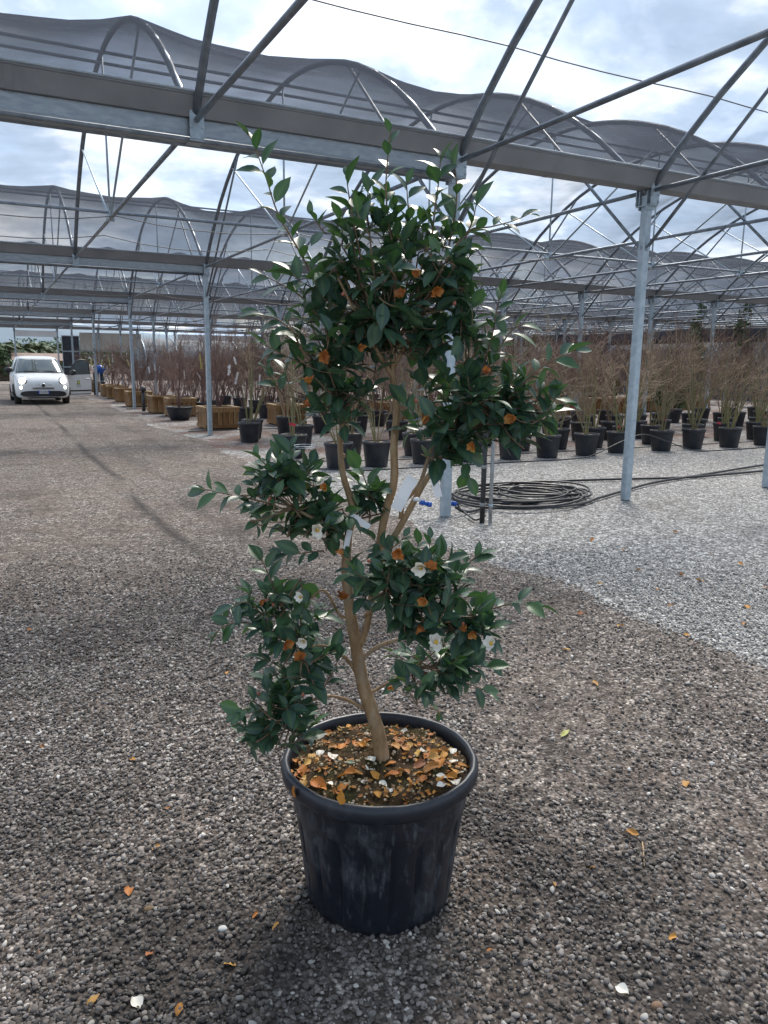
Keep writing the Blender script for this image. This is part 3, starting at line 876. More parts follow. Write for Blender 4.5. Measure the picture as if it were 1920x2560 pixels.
for px, py, s_ in ((1716, 1961, .045), (1580, 2084, .045), (1488, 1709, .05), (1415, 1625, .05), (1716, 1588, .05), (1550, 1567, .045), (1868, 1518, .05), (1677, 1515, .04), (1454, 1537, .05),
                   (1598, 1426, .05), (1750, 1452, .06), (1703, 1437, .05), (1913, 1468, .05), (1645, 1473, .05), (1386, 2210, .018), (321, 2229, .038), (449, 2524, .034), (574, 2413, .034),
                   (690, 2316, .026), (637, 2288, .024), (99, 2381, .012), (373, 2387, .03), (234, 2499, .034), (75, 1576, .03), (106, 1868, .03), (567, 1682, .03), (1500, 1462, .05), (1850, 1410, .05),
                   (1780, 1385, .05), (1560, 1375, .05), (1480, 1350, .05), (1690, 1330, .06), (1300, 1330, .04), (1860, 1560, .05), (1480, 2170, .02), (1680, 2345, .03), (1225, 2375, .018), (330, 1900, .03), (420, 2020, .03), (390, 2120, .03)):
    drop(R.choice(FL), 'fallen_leaf', on_ground(px, py), s_, 'small dry orange brown leaf lying loose on the gravel ground', 'leaf', 'dry leaves on the gravel')
for px, py, s_ in ((1555, 2480, .036), (340, 2512, .036)):
    drop(FP[1], 'fallen_petal', on_ground(px, py), s_, 'white petal lying loose on the dark gravel ground', 'petal', 'white petals on the gravel')
drop(FG, 'fallen_leaf', on_ground(1412, 1835), .075, 'long yellow green leaf lying on the brown gravel', 'leaf', None, rz=2.0)
tw = MB().tube([gnd(1606, 2105, .012), gnd(1609, 2131, .010), gnd(1611, 2165, .011)], .0022, 5).build('fallen_twig', M['wood_pale'])
tag(tw, 'short pale broken twig lying on the brown gravel', 'twig')
for px, py, s_, mt, lb in ((370, 2273, .020, simple('brown_stone', (.10, .065, .03), (.16, .11, .06), 60, .85), 'single brown stone lying on the dark gravel'),
                           (557, 2322, .020, simple('white_stone', (.40, .40, .38), (.5, .5, .48), 60, .8), 'largest pale stone lying on the dark gravel beside the pot'),
                           (1643, 2517, .022, simple('rust_stone', (.15, .09, .055), (.22, .14, .09), 60, .85), 'reddish brown stone pressed into the brown gravel')):
    q = random.Random(int(px))
    b = MB().add([Vector(p) * s_ * q.uniform(.75, 1.1) for p in ico], icf)
    o = b.build('stone', mt, None, True, gnd(px, py, .008)); o.scale = (1, .8, .6)
    md = o.modifiers.new('round', 'SUBSURF'); md.levels = 1; md.render_levels = 1
    tag(o, lb, 'stone')

# ================================================================== CAMELLIA
TB = gnd(956, 1902, .422)
cam_root = empty('camellia_tree', TB)
tag(cam_root, 'camellia tree with glossy dark green leaves growing in the large black pot', 'tree')
K16 = 1920 / 1659
def PX(x, y, off=0.0):
    """point of the 1659-wide picture on the upright plane through the pot's middle, off metres behind it"""
    d = ray(x * K16, y * K16)
    t = ((PC - CAM).dot(FV) + off) / d.dot(FV)
    return CAM + d * t
def smooth_path(p, n=5):
    out_ = []
    for i in range(len(p) - 1):
        p0, p1, p2, p3 = p[max(i - 1, 0)], p[i], p[i + 1], p[min(i + 2, len(p) - 1)]
        for k in range(n):
            t = k / n
            out_.append(.5 * ((2 * p1) + (p2 - p0) * t + (2 * p0 - 5 * p1 + 4 * p2 - p3) * t * t + (3 * p1 - p0 - 3 * p2 + p3) * t ** 3))
    out_.append(p[-1])
    return out_
def limb(name, pts, radii, mat='bark', n=10, parent=None):
    sp = smooth_path(pts)
    rr_ = []
    for i in range(len(sp)):
        t = i / (len(sp) - 1) * (len(radii) - 1); k = min(int(t), len(radii) - 2)
        rr_.append(radii[k] + (radii[k + 1] - radii[k]) * (t - k))
    lr = random.Random(len(sp) * 7 + int(abs(pts[0].x) * 1000))
    rr_ = [q * (1 + lr.uniform(-.04, .05)) for q in rr_]
    b = MB().tube([p - TB for p in sp], rr_, n)
    return b.build(name, M[mat], parent or cam_root), sp
tb_off = (TB - PC).dot(FV)
trunk, tpath = limb('trunk', [TB + Vector((0, 0, -.02)), TB, PX(815, 1575, tb_off), PX(786, 1485, tb_off * .7), PX(768, 1390, .0), PX(755, 1310, .0), PX(748, 1230, .01), PX(752, 1160, .01), PX(762, 1100, .01),
                              PX(741, 1025, .02), PX(735, 960, .02), PX(742, 905, .02), PX(735, 850, .03)],
                    [.0235, .0215, .0200, .0190, .0175, .0155, .014, .0115, .010, .0088, .008, .007, .005], n=14)
mid_stem, mp_ = limb('branch', [PX(779, 1392, 0), PX(794, 1345, .0), PX(806, 1270, .01), PX(818, 1190, .02), PX(832, 1110, .02), PX(851, 1040, .02), PX(851, 960, .02), PX(857, 880, .02), PX(848, 800, .02), PX(852, 700, .02), PX(850, 600, .03)],
                        [.010, .0095, .0105, .011, .0118, .0112, .0105, .010, .0085, .006, .004], n=10)
rs_stem, _ = limb('branch', [PX(812, 1230, .015), PX(845, 1170, .0), PX(880, 1110, -.01), PX(915, 1045, -.02), PX(945, 1000, -.02), PX(985, 930, -.02), PX(1030, 860, -.02)], [.009, .009, .0085, .008, .007, .0055, .003])
limb('branch', [PX(866, 1120, .0), PX(872, 1085, .0), PX(905, 1048, .01), PX(925, 990, .03), PX(945, 930, .05)], [.007, .0066, .006, .005, .003])
limb('branch', [PX(850, 815, .02), PX(815, 760, .0), PX(775, 690, -.02), PX(730, 600, -.03)], [.007, .006, .004, .0025])
limb('branch', [PX(852, 790, .02), PX(885, 730, .02), PX(925, 660, .0), PX(960, 580, .0)], [.0065, .0055, .004, .0025])
limb('branch', [PX(748, 900, .02), PX(700, 830, .0), PX(655, 760, .0), PX(620, 690, .0)], [.005, .004, .003, .002])
limb('branch', [PX(752, 1165, .01), PX(725, 1150, -.01), PX(690, 1128, -.03), PX(640, 1100, -.04), PX(590, 1075, -.05), PX(520, 1070, -.05)], [.007, .0065, .0055, .004, .003, .002])
limb('branch', [PX(770, 1455, .0), PX(745, 1420, -.02), PX(700, 1395, -.04), PX(640, 1400, -.05), PX(560, 1375, -.06)], [.0055, .0045, .0035, .003, .002])
limb('branch', [PX(758, 1330, .0), PX(735, 1330, -.02), PX(700, 1275, -.03), PX(660, 1300, -.04), PX(600, 1310, -.05)], [.004, .004, .0035, .003, .002])
limb('branch', [PX(783, 1530, -.02), PX(745, 1510, -.04), PX(700, 1505, -.06), PX(640, 1530, -.07), PX(590, 1560, -.08)], [.005, .0045, .0035, .003, .002])
limb('branch', [PX(780, 1425, .0), PX(820, 1395, -.02), PX(880, 1378, -.04), PX(940, 1370, -.05), PX(1020, 1350, -.06)], [.0065, .006, .0045, .0035, .0025])
limb('branch', [PX(795, 1500, .0), PX(840, 1475, .02), PX(890, 1450, .03), PX(950, 1440, .03), PX(1000, 1450, .03)], [.005, .0045, .0035, .003, .002])
limb('branch', [PX(790, 1330, .0), PX(830, 1290, -.05), PX(880, 1250, -.09), PX(940, 1240, -.10)], [.006, .005, .004, .0025])

for x, y, off, s_ in ((776, 1470, -.018, .0075), (803, 1560, -.02, .008), (757, 1345, -.016, .0065), (853, 930, -.004, .006), (742, 985, .012, .005)):
    kn = MB().lathe([(1.25, -.6), (1.15, 0), (.95, .35), (.70, .42), (.45, .30), (0, .22)], 10).build('knot', M['bark'], trunk if x < 850 else mid_stem, True, PX(x, y, off) - TB)
    kn.rotation_euler = (CAM - PX(x, y)).to_track_quat('Z', 'Y').to_euler(); kn.scale = (s_, s_ * 1.3, s_)
def leaf_mesh(seed, wid=.46, droop=.16, fold=.16, lite=False):
    r = random.Random(seed)
    nu = 5 if lite else 7
    xs = (-1, 0, 1) if lite else (-1, -.5, 0, .5, 1)
    b = MB(); rib = []
    tw_ = r.uniform(-.12, .12)
    for i in range(nu + 1):
        t = i / nu
        hw = wid * .5 * (max(0, math.sin(math.pi * min(1, t ** .88))) ** .82) if 0 < t < 1 else (.02 if t == 0 else .004)
        if t > .85: hw *= .82
        for s_ in xs:
            z = -droop * t * t + fold * abs(s_) * hw * 2 * (1 - .3 * t) + tw_ * s_ * hw * t
            b.v.append((s_ * hw, t, z)); rib.append(1 - abs(s_))
    n = len(xs)
    for i in range(nu):
        for j in range(n - 1):
            a = i * n + j
            b.f.append((a, a + 1, a + n + 1, a + n))
    # short petiole
    k = len(b.v)
    b.v += [(-.018, -.10, 0), (.018, -.10, 0), (.018, .03, .004), (-.018, .03, .004)]; rib += [1] * 4
    b.f.append((k, k + 1, k + 2, k + 3))
    return b, rib
LM = []
for i in range(6):
    b, rib = leaf_mesh(i, R.uniform(.48, .58), R.uniform(.05, .30), R.uniform(.10, .26))
    me = b.mesh('leaf', M['leaf'])
    at = me.attributes.new('rib', 'FLOAT', 'POINT'); at.data.foreach_set('value', rib)
    LM.append((b, rib, me))
LITE = [leaf_mesh(20 + i, R.uniform(.48, .58), R.uniform(.05, .30), R.uniform(.10, .26), True) for i in range(4)]
leaves = []       # (matrix, ) in world
rl = random.Random(5)
twigs = MB()
def frame(pos, d, nrm, s):
    d = d.normalized()
    z = nrm - d * nrm.dot(d)
    z = z.normalized() if z.length > 1e-4 else d.orthogonal().normalized()
    x = d.cross(z)
    return Matrix(((x.x * s, d.x * s, z.x * s, pos.x), (x.y * s, d.y * s, z.y * s, pos.y), (x.z * s, d.z * s, z.z * s, pos.z), (0, 0, 0, 1)))
def rv(a=1.0): return Vector((rl.uniform(-a, a), rl.uniform(-a, a), rl.uniform(-a, a)))
UP = Vector((0, 0, 1))
def leafy(path, n, ls=.055, start=.25, erect=.5, r0=.0022, face=0.0):
    """leaves set alternately along a shoot, a small rosette at its tip"""
    twigs.tube([p - TB for p in path], [r0 + (.0009 - r0) * i / (len(path) - 1) for i in range(len(path))], 5, cap=False)
    seg = [0]
    for i in range(1, len(path)): seg.append(seg[-1] + (path[i] - path[i - 1]).length)
    ang = rl.uniform(0, 6.28)
    for k in range(n):
        t = (start + (1 - start) * (k + .5) / n) * seg[-1]
        i = next((j for j in range(1, len(seg)) if seg[j] >= t), len(seg) - 1)
        f_ = (t - seg[i - 1]) / max(1e-6, seg[i] - seg[i - 1])
        p = path[i - 1].lerp(path[i], f_)
        ax = (path[i] - path[i - 1]).normalized()
        o1 = ax.orthogonal().normalized(); o2 = ax.cross(o1)
        rd = o1 * math.cos(ang) + o2 * math.sin(ang)
        ang += 2.55 + rl.uniform(-.4, .4)
        tip = k >= n - 2
        d = ax * (erect + (.5 if tip else 0) + rl.uniform(-.15, .2)) + rd * (.75 if not tip else .5) + rv(.15) + UP * .02
        nm = UP * .95 + ax * .40 - rd * .15 + rv(.48) - FV * face * rl.random()
        s_ = ls * rl.uniform(.62, 1.18) * (.8 if k == n - 1 else 1)
        leaves.append(frame(p + d.normalized() * s_ * .08, d, nm, s_))
def curve_shoot(p0, p1, bend=.18, n=6):
    L_ = (p1 - p0).length
    c = p0.lerp(p1, .55) + (rv(1) * .12 - UP * bend) * L_
    return [p0 * (1 - t) ** 2 + c * 2 * t * (1 - t) + p1 * t * t for t in [i / n for i in range(n + 1)]]
def clump(root, c, rx, ry, rd, off, N_, ls=.064):
    """leafy shoots spread unevenly through a clump, tied back to the branch that carries it"""
    P0 = PX(*root, off)
    cen = PX(*c, off)
    sx = (PX(c[0] + 100, c[1], off) - cen).length / 100
    for i in range(max(3, int(N_ * .98))):
        while True:
            q = Vector((rl.uniform(-1, 1), rl.uniform(-1, 1), rl.uniform(-1, 1)))
            if .12 < q.length < .95: break
        out_ = RV * q.x * rx * sx + UP * (q.y * ry * sx) + FV * q.z * rd
        tip = cen + out_ * rl.uniform(.95, 1.18)
        d = (out_.normalized() * .8 + UP * .35 + rv(.55)).normalized()
        ln = rl.uniform(.055, .125)
        base_ = tip - d * ln
        if rl.random() < .75:
            tw_path = curve_shoot(P0.lerp(base_, rl.uniform(0, .35)) + rv(.01), base_, .1, 5)
            twigs.tube([p - TB for p in tw_path], [.0030, .0028, .0026, .0024, .0022, .002], 5, cap=False)
        leafy(curve_shoot(base_, tip, .12), max(4, min(8, int(ln / .0135))), ls * rl.uniform(.85, 1.12), .10, .5)
clump((850, 740), (845, 590), 170, 175, .17, .02, 52)
clump((850, 760), (850, 700), 150, 70, .15, .0, 16)
clump((880, 760), (940, 690), 90, 80, .12, .0, 12)
clump((800, 720), (770, 680), 80, 90, .12, .0, 11)
clump((800, 690), (720, 560), 95, 110, .13, .0, 14)
clump((900, 680), (960, 580), 85, 130, .13, .0, 19)
clump((735, 880), (680, 760), 115, 120, .14, .02, 31)
clump((735, 900), (735, 850), 75, 65, .10, .02, 11)
clump((985, 930), (1010, 860), 150, 105, .15, -.02, 38)
clump((1030, 860), (1130, 880), 85, 85, .11, -.02, 19)
clump((960, 960), (960, 930), 95, 75, .11, -.01, 15)
clump((1000, 800), (1020, 720), 55, 75, .08, -.02, 9)
clump((640, 1100), (620, 1070), 115, 85, .12, -.05, 25)
clump((690, 1120), (690, 1120), 90, 70, .11, -.05, 12)
clump((610, 1060), (610, 1010), 60, 40, .08, -.04, 7)
clump((770, 1120), (795, 1065), 55, 60, .06, .05, 8)
clump((830, 1280), (845, 1240), 120, 100, .13, -.11, 29)
clump((900, 1260), (940, 1250), 90, 85, .11, -.10, 16)
clump((960, 1340), (1010, 1335), 85, 60, .10, -.06, 16)
clump((880, 1380), (900, 1320), 90, 60, .10, -.06, 9)
clump((890, 1450), (930, 1430), 120, 65, .11, .02, 20)
clump((640, 1390), (620, 1370), 115, 75, .10, -.05, 18)
clump((620, 1310), (600, 1290), 65, 55, .08, -.05, 10)
clump((650, 1410), (670, 1430), 75, 55, .08, -.05, 8)
clump((640, 1530), (610, 1530), 95, 70, .10, -.08, 20)
clump((600, 1555), (570, 1580), 50, 45, .06, -.08, 6)
# individual shoots that stand out against the sky and the ground
def px_shoot(pts, n, off=0, ls=.064, start=.05, erect=.55, r0=.003):
    leafy(smooth_path([PX(x, y, off) for x, y in pts], 4), int(n * 1.3), ls, start, erect, r0, face=1.3)
px_shoot([(700, 640), (645, 540), (600, 460), (575, 385), (545, 305), (533, 290)], 17, 0)
px_shoot([(855, 560), (838, 470), (834, 390), (842, 300), (845, 275)], 9, -.02, ls=.056)
px_shoot([(780, 560), (762, 470), (752, 410), (748, 375)], 8, -.01)
px_shoot([(800, 520), (792, 440), (800, 400)], 7, .03)
px_shoot([(890, 540), (882, 450), (878, 390)], 7, .02)
px_shoot([(930, 540), (940, 450), (948, 390), (952, 335)], 11, -.02, ls=.058)
px_shoot([(970, 530), (985, 450), (985, 380), (975, 340)], 8, .02)
px_shoot([(960, 570), (1010, 500), (1060, 490), (1115, 475), (1150, 458)], 9, -.02)
px_shoot([(990, 540), (1020, 480), (1030, 430)], 7, .03)
px_shoot([(700, 700), (650, 640), (600, 610), (560, 590)], 8, 0)
px_shoot([(660, 740), (600, 690), (555, 680)], 7, 0)
px_shoot([(660, 790), (600, 760), (560, 740)], 6, .02)
px_shoot([(1030, 830), (1060, 740), (1075, 660), (1085, 630)], 10, -.03)
px_shoot([(1050, 800), (1100, 720), (1130, 700)], 7, -.01)
px_shoot([(1100, 860), (1160, 800), (1200, 775), (1245, 755)], 9, -.03)
px_shoot([(1120, 880), (1180, 860), (1220, 865)], 6, -.03)
px_shoot([(1010, 960), (1010, 1000), (1012, 1035)], 4, -.03, ls=.06)
px_shoot([(590, 1090), (530, 1075), (480, 1065), (430, 1055)], 10, -.06)
px_shoot([(600, 1030), (570, 1000), (555, 985)], 5, -.05)
px_shoot([(640, 1040), (630, 990), (628, 965)], 5, -.04)
px_shoot([(700, 1190), (650, 1195), (605, 1200)], 6, -.06, ls=.062)
px_shoot([(800, 1120), (790, 1040), (762, 990)], 6, .05)
px_shoot([(1010, 1330), (1080, 1310), (1130, 1300), (1172, 1312)], 8, -.07)
px_shoot([(980, 1280), (1010, 1220), (1040, 1195)], 7, -.06)
px_shoot([(960, 1440), (1020, 1440), (1065, 1440)], 7, .02)
px_shoot([(980, 1470), (1020, 1480), (1055, 1495)], 5, .02)
px_shoot([(590, 1370), (530, 1345), (490, 1350), (462, 1370)], 9, -.07)
px_shoot([(570, 1330), (530, 1300), (490, 1320)], 6, -.06)
px_shoot([(600, 1290), (575, 1230), (560, 1195)], 6, -.05)
px_shoot([(580, 1540), (540, 1530), (505, 1540)], 5, -.09)
px_shoot([(590, 1560), (555, 1590), (545, 1612)], 5, -.09, ls=.06)
px_shoot([(690, 1500), (720, 1450), (735, 1410)], 5, -.06)
px_shoot([(930, 1530), (945, 1535), (950, 1550)], 3, .08, ls=.04)
tag(twigs.build('twigs', M['twig'], cam_root), kind='stuff')
# the 300 leaves that show largest are objects of their own, the rest one mass
def shown(m):
    p = Vector((m[0][3], m[1][3], m[2][3])); v_ = CAM - p
    nrm = Vector((m[0][2], m[1][2], m[2][2]))
    ax = Vector((m[0][1], m[1][1], m[2][1]))
    return (abs(nrm.normalized().dot(v_.normalized())) * ax.length ** 2 + .0000) / v_.length ** 2 * (1.0 if (p - PC).dot(FV) < .03 else .55)
order = sorted(range(len(leaves)), key=lambda i: -shown(leaves[i]))
pick = set(order[:296])
mass = MB(); mrib = []
OFF = Matrix.Translation(-TB)
for i, m in enumerate(leaves):
    if i in pick:
        o = bpy.data.objects.new('leaf', LM[i % 6][2]); COL.objects.link(o)
        o.parent = cam_root; o.matrix_local = OFF @ m
    else:
        b, rib = LITE[i % 4] if i % 3 else (LM[i % 6][0], LM[i % 6][1])
        mm = OFF @ m
        q = rl.random()
        mass.add([mm @ Vector(p) for p in b.v], b.f, [q] * len(b.v)); mrib += rib
me = mass.mesh('foliage', M['leaf'])
at = me.attributes.new('rib', 'FLOAT', 'POINT'); at.data.foreach_set('value', mrib)
tag(link('foliage', me, cam_root), kind='stuff')
print('camellia leaves', len(leaves), 'mass verts', len(mass.v))

# flowers: open white ones, withered orange ones, buds
def flower_mesh(seed, mat, wid, n=8, cup=.5, ragged=.05):
    r = random.Random(seed); b = MB()
    for k in range(n):
        a = 2 * math.pi * k / n * (1 if k < 5 else 1.3) + r.uniform(-.2, .2)
        layer = 1 if k < 5 else .65
        tilt = cup * (1 if k < 5 else 1.6) + r.uniform(-.15, .25)
        pt = curl_leaf(seed * 10 + k, wid, .35, ragged)
        mt = Matrix.Rotation(a, 3, 'Z') @ Matrix.Rotation(tilt, 3, 'X')
        q = r.random()
        b.add([mt @ (Vector((x, y + .5, z)) * layer) for x, y, z in pt.v], pt.f, [q] * len(pt.v))
    return b
wf = [flower_mesh(i, M['petal'], .85, 8, .55).mesh('flower', M['petal']) for i in range(2)]
of = [flower_mesh(5 + i, M['wilted'], .70, 5, .75, .40).mesh('withered_flower', M['wilted']) for i in range(3)]
st_me = MB().add([Vector(p) * .26 + Vector((0, 0, .22)) for p in ico], icf).mesh('stamens', simple('stamens', (.55, .34, .04), None, rough=.8))
bud_me = MB().lathe([(0.0, 0), (.5, .25), (.62, .7), (.45, 1.2), (.12, 1.55), (0, 1.6)], 8).mesh('bud', M['bud'])
for x, y, s_, off in ((657, 1382, .024, -.15), (940, 1388, .030, -.17), (1062, 1392, .026, -.17), (683, 1143, .028, -.15), (908, 1222, .030, -.22), (650, 1290, .02, -.12)):
    p = PX(x, y, off)
    d = (CAM - p).normalized() * .7 + rv(.5) + UP * -.1
    f_ = link('flower', R.choice(wf), cam_root, p - TB, d.to_track_quat('Z', 'Y').to_euler(), s_)
    link('stamens', st_me, f_)
for x, y, s_, off in ((908, 585, .022, -.14), (872, 640, .026, -.15), (938, 626, .026, -.15), (695, 770, .026, -.12), (668, 832, .026, -.12), (1108, 905, .026, -.14), (910, 902, .022, -.15), (1020, 966, .02, -.14),
                      (862, 1190, .026, -.24), (738, 1297, .028, -.12), (920, 1296, .024, -.22), (903, 1349, .026, -.17), (617, 1387, .026, -.16), (648, 1418, .026, -.15), (1045, 805, .020, -.13), (740, 1185, .022, -.13),
                      (1020, 1365, .022, -.15), (655, 875, .022, -.11), (845, 1480, .016, -.05), (560, 1300, .014, -.12), (930, 1228, .024, -.22), (1005, 1365, .02, -.15), (700, 1056, .018, -.1), (775, 745, .02, -.12)):
    d = (CAM - PX(x, y, off)).normalized() * .5 + rv(.7)
    link('withered_flower', R.choice(of), cam_root, PX(x, y, off) - TB, d.to_track_quat('Z', 'Y').to_euler(), s_)
for x, y, off in ((582, 1082, -.15), (572, 1300, -.12), (590, 1310, -.12), (690, 1145, -.14), (655, 1505, -.16), (560, 1500, -.15), (1000, 1350, -.15), (800, 1215, -.2), (900, 870, -.16), (740, 640, -.14), (980, 660, -.13)):
    link('bud', bud_me, cam_root, PX(x, y, off) - TB, (rl.uniform(-.8, .8), rl.uniform(-.8, .8), 0), .0075)

# nursery labels hung on the stems
def strip(name, pts, wd, mat, label, cat='label', group=None, lines=0, face=None):
    """thin flexible strip following pts, facing roughly the viewer's side of the road"""
    b = MB(); P = [Vector(p) for p in pts]
    c0 = P[0].copy()
    prev = []
    fc = face or (-FV)
    for i, p in enumerate(P):
        t = (P[min(i + 1, len(P) - 1)] - P[max(i - 1, 0)]).normalized()
        s_ = t.cross(fc).normalized() * wd / 2
        nn = s_.cross(t).normalized() * .0004
        b.v += [p - s_ - nn - c0, p + s_ - nn - c0, p + s_ + nn - c0, p - s_ + nn - c0]
        if i:
            k = 4 * (i - 1)
            for j in range(4): b.f.append((k + j, k + (j + 1) % 4, k + 4 + (j + 1) % 4, k + 4 + j))
    n = 4 * (len(P) - 1)
    b.f += [(3, 2, 1, 0), (n, n + 1, n + 2, n + 3)]
    o = b.build(name, M[mat], None, False, c0)
    tag(o, label, cat, group)
    if lines:
        q = MB()
        t = (P[-1] - P[0]).normalized(); s_ = t.cross(fc).normalized(); nn = s_.cross(t).normalized()
        if nn.dot(-FV) < 0: nn = -nn
        for k in range(lines):
            off_ = (k / max(1, lines - 1) - .5) * wd * .55
            a_, e_ = P[0].lerp(P[-1], .3) - c0, P[0].lerp(P[-1], .3 + .5 * rl.uniform(.6, 1)) - c0
            w_ = s_ * wd * .045
            q.add([a_ + s_ * off_ - w_ + nn * .0012, a_ + s_ * off_ + w_ + nn * .0012, e_ + s_ * off_ + w_ + nn * .0012, e_ + s_ * off_ - w_ + nn * .0012], [(0, 1, 2, 3)])
        q.build('print_lines', M['print'], o, False)
    return o
strip('plant_label', [PX(893, 1032, -.04), PX(880, 1052, -.045), PX(868, 1076, -.045), PX(855, 1101, -.04)], .032, 'white_tag', 'wide blank white label strip hanging among the upper camellia stems')
strip('plant_label', [PX(938, 1032, -.035), PX(942, 1050, -.04), PX(948, 1074, -.04)], .020, 'white_tag', 'small blank white label hanging beside the rightmost camellia stem')
strip('plant_label', [PX(753, 1117, -.04), PX(764, 1120, -.045), PX(772, 1124, -.045)], .024, 'white_tag', 'square white label head with a slot on the camellia trunk')
strip('plant_label', [PX(772, 1122, -.045), PX(784, 1130, -.05), PX(798, 1139, -.05)], .017, 'white_tag', 'short white printed label tongue pointing sideways from the camellia trunk', lines=3)
strip('plant_label', [PX(756, 1145, -.04), PX(751, 1165, -.045), PX(746, 1190, -.045)], .015, 'white_tag', 'narrow white printed label looped down along the camellia trunk', lines=2)
tag(MB().tube([PX(895, 1080, -.04), PX(901, 1078, -.045), PX(907, 1080, -.04)], .006, 8).build('stem_clip', M['white_tag']), 'small white clip tied round the right camellia stem', 'clip')

# ================================================================== BEDS: pots, boxes and bare shrubs
rb = random.Random(11)
def make_pot(r=.225, h=.39, bowl=False):
    root = empty('nursery_pot')
    if bowl:
        pr = [(0, 0), (r * .62, 0), (r * .72, h * .12), (r * .90, h * .62), (r * .95, h * .86)]
    else:
        pr = [(0, 0), (r * .74, 0), (r * .77, .02), (r * .92, h * .80), (r * .93, h * .82), (r * .945, h * .90)]
    MB().lathe(pr, 28).build('body', M['black_plastic'], root)
    MB().lathe([(r * .93, h * .88), (r * .995, h * .88), (r, h * .93), (r * .985, h), (r * .93, h), (r * .90, h * .86)], 28).build('rim', M['black_plastic'], root)
    b = MB(); q = random.Random(int(r * 1000))
    b.v.append((0, 0, h * .93))
    for i in range(1, 6):
        for k in range(16):
            a = 2 * math.pi * k / 16; rr_ = r * .915 * i / 5
            b.v.append((rr_ * math.cos(a), rr_ * math.sin(a), h * .93 + q.uniform(-.012, .012)))
    for k in range(16): b.f.append((0, 1 + k, 1 + (k + 1) % 16))
    for i in range(4):
        for k in range(16):
            a = 1 + i * 16; j = (k + 1) % 16
            b.f.append((a + k, a + 16 + k, a + 16 + j, a + j))
    b.build('soil', M['potting'], root)
    return root
def make_box(sz=.80, h=.52):
    root = empty('planter_box')
    hs = sz / 2
    pl = MB().box((0, 0, 0), (sz / 6 - .020, .022, h - .12)).mesh('plank', M['wood'], False)
    for side in range(4):
        a = side * math.pi / 2
        m = Matrix.Rotation(a, 3, 'Z')
        for k in range(6):
            x = -hs + .012 + (k + .5) * (sz - .024) / 6
            p = m @ Vector((x, -hs + .03, .06 + (h - .12) / 2))
            o = link('plank', pl, root, p, (0, 0, a))
        for z, hh, pr_, nm in ((h - .075, .10, .0, 'top_rail'), (.075, .08, .0, 'bottom_rail')):
            c = m @ Vector((0, -hs + .008, z))
            MB().box((0, 0, 0), (sz - .022 * (side % 2) * 2, .024, hh)).build(nm, M['wood'], root, False, c).rotation_euler = (0, 0, a)
        c = m @ Vector((0, -hs + .03, h - .012))
        MB().box((0, 0, 0), (sz + .03 - (.16 if side % 2 else 0), .085, .024)).build('cap_board', M['wood_pale'], root, False, c).rotation_euler = (0, 0, a)
    for y in (-1, 1):
        MB().box((0, y * sz * .3, .02), (sz * .96, .09, .04)).build('runner', M['wood'], root, False)
    b = MB(); n = 8
    for i in range(n + 1):
        for j in range(n + 1):
            b.v.append(((i / n - .5) * (sz - .08), (j / n - .5) * (sz - .08), h - .05 + rb.uniform(-.012, .012)))
    for i in range(n):
        for j in range(n):
            a = i * (n + 1) + j
            b.f.append((a, a + n + 1, a + n + 2, a + 1))
    b.build('soil', M['potting'], root)
    MB().box((0, 0, h * .45), (sz - .11, sz - .11, h * .8)).build('liner', M['black_plastic'], root, False)
    return root
def bark_var(name, cols):
    return objvar(name, cols, .8)
M['shrub_red'] = bark_var('shrub_bark_red', [(.075, .040, .034), (.17, .10, .078), (.11, .062, .058), (.26, .17, .135), (.09, .05, .038)])
M['shrub_tan'] = bark_var('shrub_bark_tan', [(.20, .135, .085), (.40, .29, .20), (.15, .10, .07), (.33, .26, .18)])
M['shrub_olive'] = bark_var('shrub_bark_olive', [(.17, .165, .075), (.23, .21, .10), (.15, .13, .065)])
def shrub_parts(seed, stems, h, spread, ntw, nsub, lean=.16, trunk=0):
    r = random.Random(seed)
    A, B = MB(), MB()
    def rvec(a): return Vector((r.uniform(-a, a), r.uniform(-a, a), r.uniform(-a, a)))
    for s_ in range(stems):
        a = r.uniform(0, 6.283); sp = spread * r.uniform(.3, 1.0)
        hh = h * r.uniform(.72, 1.05)
        p = Vector((math.cos(a) * .035, math.sin(a) * .035, -.03))
        end = Vector((math.cos(a) * sp, math.sin(a) * sp, hh))
        n = 7
        path = []
        for i in range(n + 1):
            t = i / n
            q = p.lerp(end, t)
            q.z = p.z + (end.z - p.z) * (t ** .85)
            q += rvec(lean * .22 * h * .12) if 0 < i else Vector()
            path.append(q)
        r0 = r.uniform(.009, .015)
        A.tube(path, [r0 * (1 - .78 * i / n) for i in range(n + 1)], 5, cap=False)
        for k in range(ntw):
            t = r.uniform(.22, 1.0); i = min(int(t * n), n - 1)
            q0 = path[i].lerp(path[i + 1], t * n - i if i < n else 0)
            L_ = h * r.uniform(.14, .36) * (1.15 - .5 * t)
            d = (path[i + 1] - path[i]).normalized() * .9 + rvec(.85) + Vector((math.cos(a), math.sin(a), 0)) * .25
            d.normalize()
            m1 = q0 + d * L_ * .5 + rvec(.03); m2 = q0 + d * L_ + Vector((0, 0, L_ * .22)) + rvec(.05)
            B.tube([q0, m1, m2], [.0052, .004, .0022], 3, cap=False)
            for j in range(nsub):
                t2 = r.uniform(.25, 1); q1 = q0.lerp(m2, t2)
                d2 = (d + rvec(.95)).normalized()
                l2 = L_ * r.uniform(.3, .7)
                B.tube([q1, q1 + d2 * l2 * .55 + rvec(.012), q1 + d2 * l2 + Vector((0, 0, l2 * .2))], [.0034, .0027, .0016], 3, cap=False)
    return A, B
